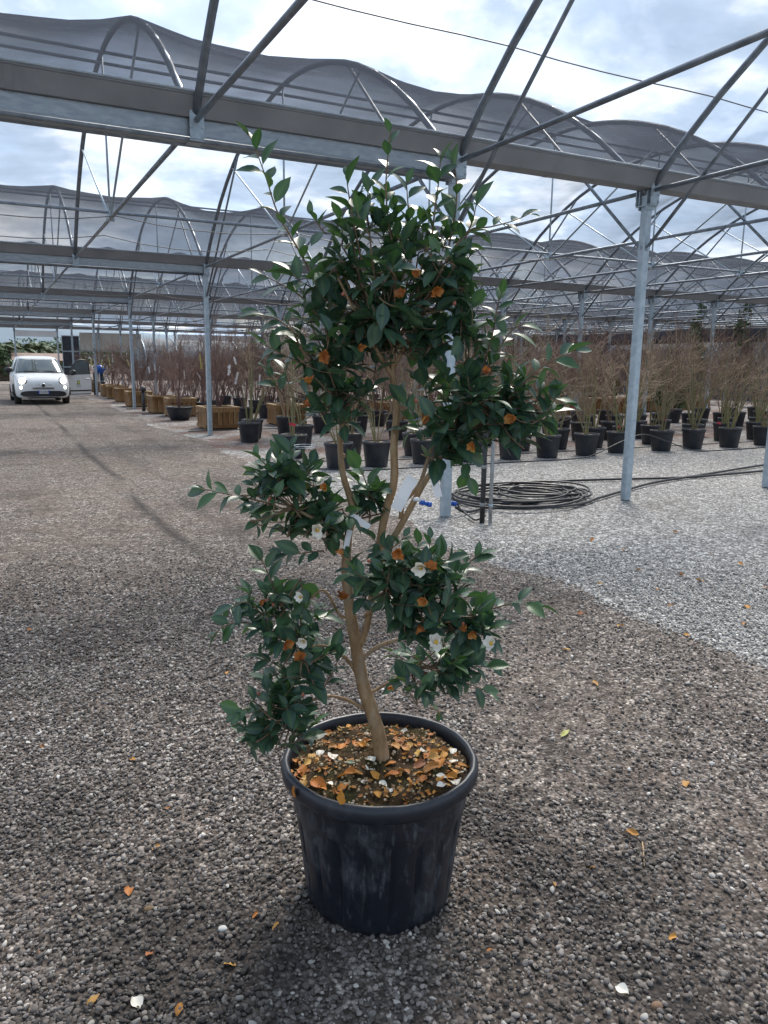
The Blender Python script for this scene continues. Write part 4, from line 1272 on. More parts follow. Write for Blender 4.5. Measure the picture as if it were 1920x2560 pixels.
def make_shrub(seed, stems, h, spread, ntw, nsub, m1, m2, name='bare_shrub'):
    A, B = shrub_parts(seed, stems, h, spread, ntw, nsub)
    root = empty(name)
    A.build('stems', M[m1], root); B.build('twigs', M[m2], root)
    return root
protos = {
    'olive': [make_shrub(100 + i, 6, 1.75, .72, 9, 3, 'shrub_olive', 'shrub_tan') for i in range(4)],
    'tan': [make_shrub(200 + i, 7, 1.95, .75, 10, 4, 'shrub_tan', 'shrub_red') for i in range(4)],
    'red': [make_shrub(300 + i, 8, 1.80, .75, 11, 5, 'shrub_red', 'shrub_red') for i in range(5)],
    'sparse': [make_shrub(400 + i, 5, 2.0, .38, 6, 2, 'shrub_olive', 'shrub_tan') for i in range(2)],
}
pot_p, pot_s, bowl_p = make_pot(), make_pot(.20, .36), make_pot(.36, .36, True)
box_p = make_box()
used = set()
def place(proto, loc, rz, sc, label, cat, group):
    o = copy_tree(proto)
    o.location = loc; o.rotation_euler = (0, 0, rz); o.scale = (sc,) * 3
    return tag(o, label, cat, group)
def put_shrub(kind, x, y, z, sc, label, group):
    p = rb.choice(protos[kind])
    o = place(p, (x, y, z), rb.uniform(0, 6.28), sc, label, 'shrub', group)
    o.scale = (sc * rb.uniform(.8, 1.2), sc * rb.uniform(.8, 1.2), sc * rb.uniform(.72, 1.15))
    o.rotation_euler = (rb.uniform(-.10, .10), rb.uniform(-.10, .10), o.rotation_euler.z)
    return o
tagspots = []
ORD = ['first', 'second', 'third', 'fourth', 'fifth', 'sixth', 'seventh', 'eighth', 'ninth', 'tenth', 'eleventh', 'twelfth', 'thirteenth', 'fourteenth', 'fifteenth', 'sixteenth', 'seventeenth', 'eighteenth']
def pot_with(x, y, kind, sc, plab, pgrp, slab, sgrp, proto=None, psc=1.0):
    pr = proto or pot_p
    h = .39 * .93 * psc if pr is pot_p else .36 * .93 * psc
    place(pr, (x, y, 0), rb.uniform(0, 6.28), psc, plab, 'pot', pgrp)
    put_shrub(kind, x, y, h, sc, slab, sgrp)
# front row beside the drip hose
for i_, x in enumerate((.48, 1.1, 1.95, 2.78, 3.63, 4.37, 5.23, 6.08, 7.14, 8.01, 8.99, 10.02, 10.95, 11.9)):
    pot_with(x, 3.85 + rb.uniform(-.06, .06), 'olive', rb.uniform(.85, 1.1), '%s pot from the road in the black pot row right beside the drip hose' % ORD[i_], 'pots in the hose row',
             'leafless olive shrub, %s from the road in the row right beside the drip hose' % ORD[i_], 'shrubs in the hose row')
for i_, x in enumerate((2.35, 3.2, 4.6, 5.45, 6.34, 7.08, 7.9, 9.0, 10.0, 10.97, 12.0, 13.0)):
    pot_with(x, 4.82 + rb.uniform(-.08, .08), 'olive', rb.uniform(.9, 1.15), '%s pot from the road in the second black pot row behind the drip hose' % ORD[i_], 'pots in the second row',
             'leafless olive shrub, %s from the road in the second row behind the drip hose' % ORD[i_], 'shrubs in the second row')
for i_, x in enumerate((3.6, 4.5, 5.3, 6.2, 7.0, 7.81, 8.57, 9.37, 10.4, 11.49, 12.47, 13.5, 14.4)):
    pot_with(x, 5.95 + rb.uniform(-.1, .1), rb.choice(('olive', 'tan')), rb.uniform(.9, 1.15), '%s pot from the road in the third black pot row behind the drip hose' % ORD[i_], 'pots in the third row',
             'leafless shrub, %s from the road in the third row behind the drip hose' % ORD[i_], 'shrubs in the third row')
for i_, x in enumerate((5.6, 6.6, 7.7, 8.6, 9.4, 10.2, 11.14, 12.02, 13.13, 13.95, 15.0, 16.0)):
    pot_with(x, 7.6 + rb.uniform(-.15, .15), 'tan', rb.uniform(.95, 1.2), '%s pot from the road in the fourth black pot row behind the drip hose' % ORD[i_], 'pots in the fourth row',
             'leafless brown shrub, %s from the road in the fourth row behind the drip hose' % ORD[i_], 'shrubs in the fourth row')
for i_, x in enumerate((7.2, 8.4, 9.6, 10.8, 12.0, 13.2, 14.5, 15.6, 16.8)):
    pot_with(x, 9.3 + rb.uniform(-.25, .25), 'tan', rb.uniform(1.0, 1.25), '%s black pot from the road in the loose row before the planter boxes' % ORD[i_], 'pots before the planter boxes',
             'leafless brown shrub, %s from the road in the loose row before the planter boxes' % ORD[i_], 'shrubs before the planter boxes')
# loose pots near the road
LOOSE = ((.37, 8.02, 'sparse'), (.66, 8.75, 'olive'), (1.63, 9.42, 'tan'), (1.12, 7.1, 'olive'), (.3, 5.32, 'sparse'), (2.49, 9.43, 'red'), (3.37, 9.35, 'red'), (1.32, 5.29, 'olive'),
                 (1.34, 15.6, 'red'), (1.75, 12.9, 'red'), (2.74, 14.2, 'red'), (2.35, 7.6, 'tan'), (3.4, 7.5, 'tan'), (4.5, 7.8, 'tan'), (4.4, 9.6, 'red'), (5.6, 9.6, 'red'), (3.2, 11.0, 'red'), (4.6, 10.8, 'red'))
for i_, (x, y, kd) in enumerate(sorted(LOOSE, key=lambda q: (q[0] - .34) ** 2 + (q[1] - 14.2) ** 2)):
    pot_with(x, y, kd, rb.uniform(.95, 1.15), 'loose black nursery pot, %s nearest to the wide shallow bowl' % ORD[i_], 'loose pots by the road',
             'leafless shrub in the loose pot %s nearest to the wide shallow bowl' % ORD[i_], 'loose shrubs by the road')
pot_with(.34, 14.2, 'red', 1.0, 'wide shallow black bowl pot on the gravel by the road', None, 'dark reddish leafless shrub growing in the wide shallow bowl', None, bowl_p)
# planter boxes along the road and in the cross row
for i, (x, y, rz) in enumerate(((.62, 11.35, .04), (.72, 15.85, -.03), (.52, 17.3, .05), (.40, 20.9, .0), (.50, 24.0, .06), (.52, 26.7, -.04), (.55, 28.6, .02), (.45, 33.8, .03), (.5, 37.5, 0))):
    place(box_p, (x, y, 0), rz, 1, 'roadside wooden planter box, %s counting from the steel post nearest the bowl' % ORD[i], 'planter box', 'planter boxes along the road')
    put_shrub('red', x, y, .47, rb.uniform(.85, 1.05), 'reddish leafless shrub in the %s roadside planter box from the bowl' % ORD[i], 'shrubs in the roadside boxes')
for i, x in enumerate((2.55, 4.1, 5.7, 7.3, 8.9, 10.5, 11.9, 13.0, 14.2, 15.4, 16.6, 18.0, 19.4)):
    y = 12.1 + .10 * max(0, x - 2.5) + rb.uniform(-.2, .2)
    place(box_p, (x, y, 0), rb.uniform(-.08, .08), 1, 'wooden planter box, %s from the road in the row across the bed' % ORD[i], 'planter box', 'planter boxes across the bed')
    put_shrub('red' if x < 8 else 'tan', x, y, .47, rb.uniform(.9, 1.1), 'leafless shrub in the %s planter box from the road in the cross row' % ORD[i], 'shrubs in the cross row boxes')
# the thicket further back
cnt = 0
for yy in [13.6 + 1.55 * i for i in range(20)]:
    xmax = min(24, 4.5 + (yy - 4) * 1.05)
    x = 1.55 + rb.uniform(0, .5)
    while x < xmax:
        if yy > 16 or x > 3:
            far = yy > 24
            if not (far and rb.random() < .35):
                kd = 'red' if (x < 9 or rb.random() < .4) else 'tan'
                px_, py_ = x, yy + rb.uniform(-.3, .3)
                if yy < 21: place(pot_s, (px_, py_, 0), 0, 1.1, 'black plastic pot half hidden in the thicket behind the boxes', 'pot', 'pots in the thicket')
                put_shrub(kd, px_, py_, .37 if yy < 21 else .0, rb.uniform(.75, 1.25), 'leafless shrub in the dense brown thicket behind the planter boxes', 'shrubs in the thicket')
                cnt += 1
        x += rb.uniform(1.2, 1.7) * (1 if yy < 24 else 1.5)
print('thicket', cnt)
# remove the patterns the copies were made from
def kill(o):
    for c in list(o.children): kill(c)
    bpy.data.objects.remove(o)
for o in [q for v_ in protos.values() for q in v_] + [pot_p, pot_s, bowl_p, box_p]: kill(o)

# plant tags on the shrubs
def far_px(x, y, Y): # point on the upright plane at this distance down the house
    d = ray(x, y); return CAM + d * ((Y - CAM.y) / d.y)
for x, y, Y, ln, mt, dx in ((575, 912, 9.6, .22, 'white_tag', -4), (571, 915, 9.6, .15, 'white_tag', 3), (595, 930, 9.4, .26, 'white_tag', -6), (585, 892, 9.6, .16, 'white_tag', 4), (649, 936, 13.5, .24, 'white_tag', 0), (668, 934, 14, .16, 'white_tag', 3),
                          (422, 870, 18, .42, 'white_tag', 2), (371, 916, 20, .22, 'white_tag', 3), (386, 912, 20, .2, 'white_tag', 2), (310, 916, 27, .26, 'white_tag', 0), (281, 885, 28, .34, 'white_tag', 0),
                          (460, 926, 17, .26, 'white_tag', 1), (398, 916, 19, .2, 'white_tag', 0), (443, 908, 18, .16, 'white_tag', 2), (492, 932, 16, .2, 'white_tag', 12), (1570, 898, 8, .18, 'white_tag', 0)):
    p = far_px(x, y, Y)
    strip('plant_tag', [p, p + Vector((dx * .006, 0, -ln * .5)), p + Vector((dx * .010, .01, -ln))], .045, mt, 'white strip tag hanging on the leafless brown shrubs', 'tag', 'white tags in the shrubs', face=Vector((.1, -1, 0)))
for x, y, Y, ln, dx in ((499, 885, 15.5, .42, 3), (272, 893, 28, .42, 2), (254, 900, 29, .36, 2), (227, 896, 31, .40, 2), (316, 898, 26, .28, 10), (513, 892, 15.5, .2, 0), (503, 905, 15.4, .2, 2)):
    p = far_px(x, y, Y)
    strip('plant_tag', [p, p + Vector((dx * .006, 0, -ln * .5)), p + Vector((dx * .012, .01, -ln))], .04, 'yellow_tag', 'yellow strip tag hanging on the leafless brown shrubs', 'tag', 'yellow tags in the shrubs', face=Vector((.1, -1, 0)))
for x, y, Y in ((1547, 1067, 4.7), (1658, 1047, 5.9), (1726, 1039, 7.5), (1797, 1057, 4.75), (1913, 1040, 7.4), (730, 1060, 5.25), (1432, 1018, 9.2)):
    p = far_px(x, y, Y)
    strip('plant_tag', [p + Vector((-.05, 0, 0)), p, p + Vector((.06, 0, -.03))], .04, 'red_tag', 'small red tag tied at the base of a potted shrub', 'tag', 'red tags on the pots', face=Vector((.1, -1, 0)))

# ================================================================== HOSES AND PIPES
rh = random.Random(2)
def hose(name, pts, r, label, cat='hose', group=None):
    P = smooth_path([Vector(p) for p in pts], 6)
    o = MB().tube([p - P[0] for p in P], r, 8).build(name, M['hose'], None, True, P[0])
    return tag(o, label, cat, group)
for ci, (cx, cy, r0, n_, lb) in enumerate(((1.32, .52, .70, 7, 'thick black irrigation hose coiled in a pile on gravel behind the stakes'), (1.75, .62, .52, 4, 'smaller coil of black hose overlapping the big hose pile'))):
    pts = []
    for i in range(n_ * 12 + 1):
        a = i / 12 * 2 * math.pi + ci
        rr_ = r0 + .12 * math.sin(i * .37 + ci) + rh.uniform(-.012, .012)
        pts.append((cx + rr_ * math.cos(a) * 1.05 + .05 * math.sin(i * .21), cy + rr_ * math.sin(a) * .85 + .06 * math.cos(i * .17), .022 + .010 * (i / 12) + .03 * ci + .008 * math.sin(i * 1.3)))
    hose('hose_coil', pts, .013, lb, 'hose')
hose('water_hose', [(.1, -.05, .10), (.28, .0, .03), (.8, .15, .03), (1.6, -.12, .03), (2.2, .12, .03), (2.9, .42, .03), (3.8, .78, .03), (5.0, 1.05, .03), (7, 1.5, .03), (10, 2.0, .03)], .017, 'thick black hose running past the middle post towards the far posts')
hose('water_hose', [(2.0, 1.1, .03), (2.5, 1.35, .03), (3.3, 1.25, .03), (4.3, 1.0, .03), (5.2, .95, .03), (8, 1.1, .03)], .017, 'black hose bending back from the coil and along the gravel')
hose('water_hose', [(.16, .12, .18), (.22, .05, .06), (.15, -.25, .03), (.12, -.40, .03), (.3, -.30, .04)], .010, 'short thin hose hanging from the post to the stakes')
hose('drip_hose', [(-.3, 4.4, .012), (.5, 3.5, .012), (1.5, 3.42, .012), (3.4, 3.40, .012), (4.5, 3.38, .012), (5.0, 3.38, .05), (5.6, 3.36, .26), (6.15, 3.36, .38), (6.8, 3.38, .22), (7.5, 3.40, .04), (8.3, 3.42, .012), (10, 3.5, .012), (13, 3.6, .012)], .010, 'thin black drip hose along the pots, arching up at mid length')
hose('drip_hose', [(-.2, 4.9, .012), (1.5, 4.4, .012), (4, 4.35, .012), (8, 4.38, .012), (13, 4.4, .012)], .008, 'straight thin black drip hose between the first two pot rows')
for i, y in enumerate((10.7, 16.6, 19.5, 22.6, 25.4)):
    hose('drip_hose', [(-.25, y - .1, .012), (.6, y, .012), (1.8, y + .05, .012), (4, y, .012)], .009, 'short black drip hose crossing the gravel strip between planter boxes', group='drip hoses across the strip')
def coupling(p, d, label):
    e_ = empty('hose_coupling', p)
    d = Vector(d).normalized()
    for nm, t0, t1, r_ in (('nut', -.055, -.01, .028), ('sleeve', -.01, .03, .021), ('nut', .03, .07, .027)):
        MB().tube([d * t0, d * t1], r_, 10).build(nm, M['blue_plastic'], e_)
    return tag(e_, label, 'coupling', None)
coupling(far_px(1062, 1258, -.02), (1, -.2, -.3), 'blue hose coupling left of the steel post')
coupling(far_px(1126, 1258, .02), (1, .1, -.2), 'blue hose coupling right of the steel post')
sk = gnd(1205, 1307)
st1 = MB().tube([(0, 0, -.1), (0, 0, 1.02)], .026, 12).build('standpipe', M['hose'], None, True, sk)
for z in (.17, .55, .98): MB().tube([(0, 0, z), (0, 0, z + .035)], .031, 12).build('collar', M['grey_pipe'], st1)
tag(st1, 'black irrigation standpipe strapped beside a grey pipe near the hose pile', 'pipe')
st2 = MB().tube([(0, 0, -.1), (0, 0, 1.05)], .019, 12).build('standpipe', M['grey_pipe'], None, True, gnd(1225, 1309))
for z in (.17, .98): MB().tube([(0, 0, z), (0, 0, z + .03)], .023, 12).build('collar', M['steel'], st2)
tag(st2, 'grey metal standpipe strapped beside a black pipe near the hose pile', 'pipe')
# black valve post with a white cane by the road
vp = empty('valve_post', gnd(360, 1028))
MB().tube([(0, 0, -.1), (0, 0, .62)], .055, 10).build('pipe', M['hose'], vp)
MB().lathe([(0, .62), (.085, .62), (.09, .66), (.085, .72), (.04, .76), (0, .76)], 14).build('cap', M['hose'], vp)
MB().tube([(.13, -.1, -.05), (.10, -.1, .55)], .012, 6).build('cane', M['white_tag'], vp)
tag(vp, 'black capped valve post with a white cane between planter boxes', 'valve post')
# irrigation filter with a blue head
fp = empty('irrigation_filter', gnd(252, 988))
for x, y in ((-.16, .25), (.10, 0)):
    MB().tube([(x, y, -.05), (x, y, .95)], .10, 12).build('filter_tube', M['hose'], fp)
hd = MB().lathe([(0, .93), (.12, .95), (.20, 1.06), (.24, 1.12), (.24, 1.16), (.19, 1.26), (.08, 1.32), (0, 1.33)], 18, (.02, 0, 0)).build('head', M['blue_plastic'], fp)
for x in (-.30, .34):
    MB().tube([(x * .6, 0, 1.15), (x, 0, 1.16), (x, 0, 1.26)], .022, 8).build('handle', M['white_tag'], fp)
for x in (.28, -.02):
    MB().tube([(x, -.14, -.05), (x, -.14, 1.05)], .018, 6).build('leg', M['steel'], fp)
for z in (.25, .62): MB().tube([(-.05, -.14, z), (.30, -.14, z)], .014, 6).build('cross_bar', M['steel'], fp)
tag(fp, 'blue headed irrigation filter with dark tubes standing beside a steel post', 'filter')
# wire ring plant support
ws = empty('ring_support', gnd(762, 1156))
for z, r_ in ((.27, .17), (.24, .15)):
    MB().tube([(r_ * math.cos(a), r_ * math.sin(a), z) for a in [2 * math.pi * k / 20 for k in range(21)]], .004, 5).build('ring', M['steel'], ws)
for k in range(3):
    a = k * 2.1 + .4
    MB().tube([(.16 * math.cos(a), .16 * math.sin(a), -.03), (.16 * math.cos(a), .16 * math.sin(a), .27)], .004, 5).build('leg', M['steel'], ws)
tag(ws, 'wire ring plant support standing on three legs in front of the pots', 'plant support')

# ================================================================== WHITE CAR
paint = NB('white_car_paint'); paint.base(paint.ramp(paint.noise(2.5, 4), [(.35, (.70, .71, .70)), (.65, (.76, .77, .76))])).set(.3, 0, .5)
paint.p.inputs['Coat Weight'].default_value = .4
M['paint'] = paint.m
M['trim'] = simple('black_car_trim', (.012, .013, .014), (.022, .022, .024), 12, .45)
M['tyre'] = simple('tyre_rubber', (.018, .018, .018), (.045, .04, .036), 14, .85)
M['alloy'] = simple('wheel_alloy', (.30, .31, .32), None, rough=.35, metal=.8)
M['chrome'] = simple('chrome', (.6, .61, .62), None, rough=.15, metal=1)
M['car_glass'] = simple('car_glass', (.10, .125, .125), (.16, .19, .19), .9, .06, .35, spec=.8)
M['plate_white'] = simple('plate_white', (.62, .63, .66), None, rough=.5)
M['plate_blue'] = simple('plate_blue', (.01, .05, .40), None, rough=.5)
M['logo_green'] = simple('logo_green', (.03, .16, .05), None, rough=.5)
M['logo_yellow'] = simple('logo_yellow', (.65, .60, .06), None, rough=.5)
M['logo_grey'] = simple('logo_grey', (.30, .32, .30), None, rough=.5)
def emis(name, col, st):
    b = NB(name); b.base(col).set(.3)
    b.p.inputs['Emission Color'].default_value = (*col, 1); b.p.inputs['Emission Strength'].default_value = st
    return b.m
M['lamp'] = emis('lit_headlight', (1, .97, .84), 1.6)
M['drl'] = emis('lit_running_light', (.85, .95, .80), .9)
car = empty('car', (gnd(102, 1009).x + .08, gnd(102, 1009).y - .75, 0), rad(1.5))
tag(car, 'white compact hatchback car with lit headlights and an open door on the gravel road', 'car')
ST = [(.0, .55, .30, .50, .66), (.025, .70, .24, .56, .74), (.08, .80, .21, .62, .82), (.2, .855, .20, .70, .905), (.42, .885, .20, .82, .985), (.75, .89, .21, .93, 1.06), (1.0, .89, .21, .98, 1.10), (2.1, .89, .21, 1.0, 1.10), (3.4, .885, .21, 1.0, 1.10), (3.9, .86, .22, 1.0, 1.08), (4.12, .80, .25, .95, 1.05), (4.18, .68, .32, .85, .98)]
b = MB(); nP = 0
for y, hw, z0, zs, zt in ST:
    half = [(0, z0), (hw * .6, z0), (hw * .90, z0 + .02), (hw * .975, z0 + .10), (hw, z0 + .26), (hw * .995, (z0 + .26 + zs) / 2), (hw * .985, zs), (hw * .93, zs + (zt - zs) * .55), (hw * .78, zt - .012), (hw * .45, zt + .012), (0, zt + .02)]
    ring = half + [(-x, z) for x, z in half[-2:0:-1]]
    nP = len(ring)
    b.v += [(x, y, z) for x, z in ring]
for i in range(len(ST) - 1):
    for k in range(nP):
        j = (k + 1) % nP
        b.f.append((i * nP + k, i * nP + nP + k, i * nP + nP + j, i * nP + j))
b.f.append(tuple(range(nP))); b.f.append(tuple(range((len(ST) - 1) * nP, len(ST) * nP))[::-1])
body = b.build('body', M['paint'], car)
md = body.modifiers.new('round', 'SUBSURF'); md.levels = 1; md.render_levels = 2
# cabin: levels of (z, front y, rear y, half width)
CL = [(1.02, .72, 4.10, .86), (1.12, .84, 4.08, .845), (1.28, 1.05, 4.02, .795), (1.44, 1.28, 3.93, .735), (1.55, 1.46, 3.84, .685), (1.615, 1.62, 3.72, .64), (1.655, 1.85, 3.50, .52), (1.67, 2.2, 3.1, .3)]
def cab(z, a, grow=0):
    for i in range(len(CL) - 1):
        if CL[i][0] <= z <= CL[i + 1][0] + 1e-6: break
    t = (z - CL[i][0]) / (CL[i + 1][0] - CL[i][0])
    q = [CL[i][k] + (CL[i + 1][k] - CL[i][k]) * t for k in range(4)]
    hl, yc, hw = (q[2] - q[1]) / 2 + grow, (q[1] + q[2]) / 2, q[3] + grow
    c, s_ = math.cos(a), math.sin(a); n = 5.0
    return (hw * math.copysign(abs(c) ** (2 / n), c), yc + hl * math.copysign(abs(s_) ** (2 / n), s_), z)
b = MB(); NA_ = 64
for lv in CL:
    b.v += [cab(lv[0], 2 * math.pi * k / NA_) for k in range(NA_)]
for i in range(len(CL) - 1):
    for k in range(NA_):
        j = (k + 1) % NA_
        b.f.append((i * NA_ + k, i * NA_ + j, (i + 1) * NA_ + j, (i + 1) * NA_ + k))
b.f.append(tuple(range((len(CL) - 1) * NA_, len(CL) * NA_)))
roof = b.build('cabin', M['paint'], car)
def pane(name, z0, z1, fx, side=0, mat='car_glass', grow=.008):
    """glass following the cabin shell; fx(x or y) range limits"""
    b = MB(); nz_, na = 7, 25
    for i in range(nz_):
        z = z0 + (z1 - z0) * i / (nz_ - 1)
        for k in range(na):
            b.v.append(cab(z, fx[0] + (fx[1] - fx[0]) * k / (na - 1), grow))
    for i in range(nz_ - 1):
        for k in range(na - 1):
            a = i * na + k
            b.f.append((a, a + 1, a + na + 1, a + na))
    return b.build(name, M[mat], car)
pane('windscreen', 1.10, 1.565, (rad(-142), rad(-38)))
pane('side_window', 1.13, 1.53, (rad(-196 + 0), rad(-150)))
pane('side_window', 1.13, 1.53, (rad(-30), rad(16)))
MB().tube([cab(1.10, rad(-140), .014)] + [cab(1.10, rad(a), .02) for a in (-120, -100, -90, -80, -60)] + [cab(1.10, rad(-40), .014)], .018, 6).build('cowl', M['trim'], car)
for x0, x1 in ((-.55, -.05), (.08, .62)):
    MB().tube([(x0, .80, 1.115), ((x0 + x1) / 2, .845, 1.135), (x1, .86, 1.15)], .011, 6).build('wiper', M['trim'], car)
MB().box((-.02, 1.36, 1.42), (.20, .03, .07)).build('rear_view_mirror', M['trim'], car, False)
def disc(name, x, y, z, r, mat, d=.03, n=20, parent=None, ry=.0, tilt=0):
    o = MB().lathe([(0, d), (r * .5, d * .92), (r * .85, d * .55), (r, 0), (r, -.03)], n).build(name, M[mat], parent or car, True, (x, y, z))
    o.rotation_euler = (rad(90) + tilt, 0, ry)
    return o
for s_ in (-1, 1):
    hb = disc('headlight', s_ * .645, .095, .815, .150, 'chrome', .05, ry=s_ * .42, tilt=-.18)
    lp = MB().lathe([(0, .080), (.055, .075), (.095, .058), (.115, .034)], 18).build('lens', M['lamp'], hb)
    dr = disc('running_light', s_ * .695, .055, .585, .075, 'chrome', .03, ry=s_ * .45)
    MB().lathe([(.0, .045), (.03, .042), (.052, .03), (.058, .02)], 16).build('lens', M['drl'], dr)
    fl = disc('fog_light', s_ * .56, .012, .355, .035, 'chrome', .02, ry=s_ * .25)
    # mirrors
for s_, p_ in ((-1, car),):
    m_o = MB().lathe([(0, -.13), (.07, -.12), (.10, -.04), (.10, .05), (.06, .12), (0, .13)], 14).build('wing_mirror', M['trim'], car, True, (-1.0, 1.05, 1.17)); m_o.rotation_euler = (0, rad(80), 0)
    MB().tube([(-.84, 1.10, 1.12), (-.95, 1.07, 1.14)], .025, 6).build('mirror_arm', M['trim'], car)
# bumper insert: wide dark lower intake with rounded ends
def front_plate(name, outline, mat, push, thick=.03, curve=.30):
    """plate bent round the nose: y grows with |x|"""
    b = MB(); n = len(outline)
    for dy in (0, thick):
        b.v += [(x, push + curve * abs(x) ** 2.6 + dy, z) for x, z in outline]
    b.f = [tuple(range(n))[::-1], tuple(range(n, 2 * n))] + [(i, (i + 1) % n, n + (i + 1) % n, n + i) for i in range(n)]
    return b.build(name, M[mat], car, False)
def rrect(x0, x1, z0, z1, r, n=5, seg=10):
    pts = []
    for cx, cz, a0 in ((x1 - r, z1 - r, 0), (x0 + r, z1 - r, 90), (x0 + r, z0 + r, 180), (x1 - r, z0 + r, 270)):
        for k in range(n + 1):
            a = rad(a0 + 90 * k / n); pts.append((cx + r * math.cos(a), cz + r * math.sin(a)))
    out_ = []
    for i, p in enumerate(pts):
        q = pts[(i + 1) % len(pts)]
        out_.append(p)
        if abs(q[0] - p[0]) > .2:
            out_ += [(p[0] + (q[0] - p[0]) * k / seg, p[1] + (q[1] - p[1]) * k / seg) for k in range(1, seg)]
    return out_
def ribbon(name, x0, x1, zf0, zf1, mat, push, curve=.30, n=28, thick=.04):
    b = MB()
    for i in range(n + 1):
        x = x0 + (x1 - x0) * i / n
        y = push + curve * abs(x) ** 2.6
        b.v += [(x, y, zf0(x)), (x, y, zf1(x)), (x, y + thick, zf1(x)), (x, y + thick, zf0(x))]
        if i:
            k = 4 * (i - 1)
            for j in range(4): b.f.append((k + j, k + (j + 1) % 4, k + 4 + (j + 1) % 4, k + 4 + j))
    b.f += [(0, 1, 2, 3), (4 * n + 3, 4 * n + 2, 4 * n + 1, 4 * n)]
    return b.build(name, M[mat], car, False)
def ends(x, h, w_=.74, p=6): return h * max(0, 1 - (abs(x) / w_) ** p) ** .5
ribbon('lower_intake', -.74, .74, lambda x: .375 - ends(x, .085) - .02 * (abs(x) / .74), lambda x: .375 + ends(x, .10), 'trim', -.034, .11)
ribbon('skid_strip', -.50, .50, lambda x: .215, lambda x: .245 + ends(x, .012, .5), 'trim', -.02, .11)
ribbon('upper_grille', -.36, .36, lambda x: .565 - ends(x, .028, .36), lambda x: .565 + ends(x, .028, .36), 'trim', -.028, .11)
ribbon('grille_bar', -.345, .345, lambda x: .561, lambda x: .571, 'chrome', -.036, .11)
ribbon('chrome_whisker', -.38, -.09, lambda x: .672, lambda x: .69, 'chrome', -.006, .42)
ribbon('chrome_whisker', .09, .38, lambda x: .672, lambda x: .69, 'chrome', -.006, .42)
ribbon('bonnet_seam', -.48, .48, lambda x: .765, lambda x: .772, 'trim', .040, .20)
bd = disc('badge', 0, -.012, .67, .068, 'chrome', .018)
MB().lathe([(0, .022), (.048, .02), (.052, .017)], 18).build('badge_face', M['trim'], bd)
pl = MB().bbox((0, -.052, .435), (.36, .012, .115), .004).build('number_plate', M['plate_white'], car, False)
for s_ in (-1, 1): MB().box((s_ * .163, -.0595, .435), (.036, .004, .112)).build('plate_band', M['plate_blue'], pl, False)
def text(body_, size, mat, parent, loc, rot):
    cu = bpy.data.curves.new('lettering', 'FONT'); cu.body = body_; cu.size = size; cu.align_x = 'CENTER'; cu.align_y = 'CENTER'; cu.extrude = .001
    cu.materials.append(M[mat])
    tmp = bpy.data.objects.new('lettering_curve', cu); COL.objects.link(tmp); bpy.context.view_layer.update()
    me_ = bpy.data.meshes.new_from_object(tmp.evaluated_get(bpy.context.evaluated_depsgraph_get())); bpy.data.objects.remove(tmp)
    o = bpy.data.objects.new('lettering', me_); COL.objects.link(o); o.parent = parent; o.location = loc; o.rotation_euler = rot
    return o
text('FB 680PP', .075, 'trim', pl, (0, -.061, .435), (rad(90), 0, 0))
# wheels
def wheel(x, y):
    wr = empty('wheel'); wr.parent = car; wr.location = (x, y, .315)
    ty = MB().lathe([(.20, -.10), (.29, -.105), (.312, -.085), (.318, 0), (.312, .085), (.29, .105), (.20, .10)], 28).build('tyre', M['tyre'], wr); ty.rotation_euler = (0, rad(90), 0)
    rm = MB().lathe([(0, .07), (.05, .075), (.06, .05), (.17, .065), (.205, .09), (.205, -.09), (0, -.09)], 20).build('rim', M['alloy'], wr); rm.rotation_euler = (0, rad(90 if x > 0 else -90), 0)
for x in (-.785, .785):
    for y in (.82, 3.43): wheel(x, y)
for s_ in (-1, 1):
    MB().tube([(s_ * .90, .80 - .36 * math.cos(a), .315 + .36 * math.sin(a)) for a in [math.pi * k / 12 for k in range(13)]], .03, 6).build('wheel_arch', M['trim'], car)
    MB().box((s_ * .885, 2.1, .27), (.03, 2.0, .10)).build('sill_trim', M['trim'], car, False)
# opened driver's door on the far right of the front view, hinged at its front edge
dr = empty('door'); dr.parent = car; dr.location = (.90, 1.02, 0); dr.rotation_euler = (0, 0, rad(-57))
b = MB()
dl = 1.08
outl = [(0.0, .30), (.05, .24), (.95, .25), (1.06, .34), (1.08, .70), (1.06, 1.02), (0.0, 1.00)]
n = len(outl)
# door local: runs along +y from hinge, outside faces +x
b.v = [(.0, y, z) for y, z in outl] + [(-.07, y, z) for y, z in outl]
b.f = [tuple(range(n))[::-1], tuple(range(n, 2 * n))] + [(i, (i + 1) % n, n + (i + 1) % n, n + i) for i in range(n)]
b.build('door_panel', M['paint'], dr, False)
fr = [(.02, 1.0), (.30, 1.30), (.50, 1.50), (.70, 1.545), (.95, 1.535), (1.03, 1.45), (1.05, 1.02)]
MB().tube([(-.04 - .10 * max(0, z - 1), y, z) for y, z in fr], .022, 6).build('window_frame', M['trim'], dr)
gp = [(.04, 1.0)] + fr[1:-1] + [(1.04, 1.0)]
g2 = MB(); n = len(gp)
g2.v = [(-.03 - .10 * max(0, z - 1), y, z) for y, z in gp] + [(-.045 - .10 * max(0, z - 1), y, z) for y, z in gp]
g2.f = [tuple(range(n))[::-1], tuple(range(n, 2 * n))] + [(i, (i + 1) % n, n + (i + 1) % n, n + i) for i in range(n)]
g2.build('door_glass', M['car_glass'], dr, False)
MB().bbox((.02, .90, .86), (.03, .17, .035), .008).build('handle', M['paint'], dr, False)
MB().box((.006, .54, .43), (.014, 1.02, .045)).build('rub_strip', M['trim'], dr, False)
MB().box((.006, .54, .31), (.012, .98, .02)).build('sill_line', M['trim'], dr, False)
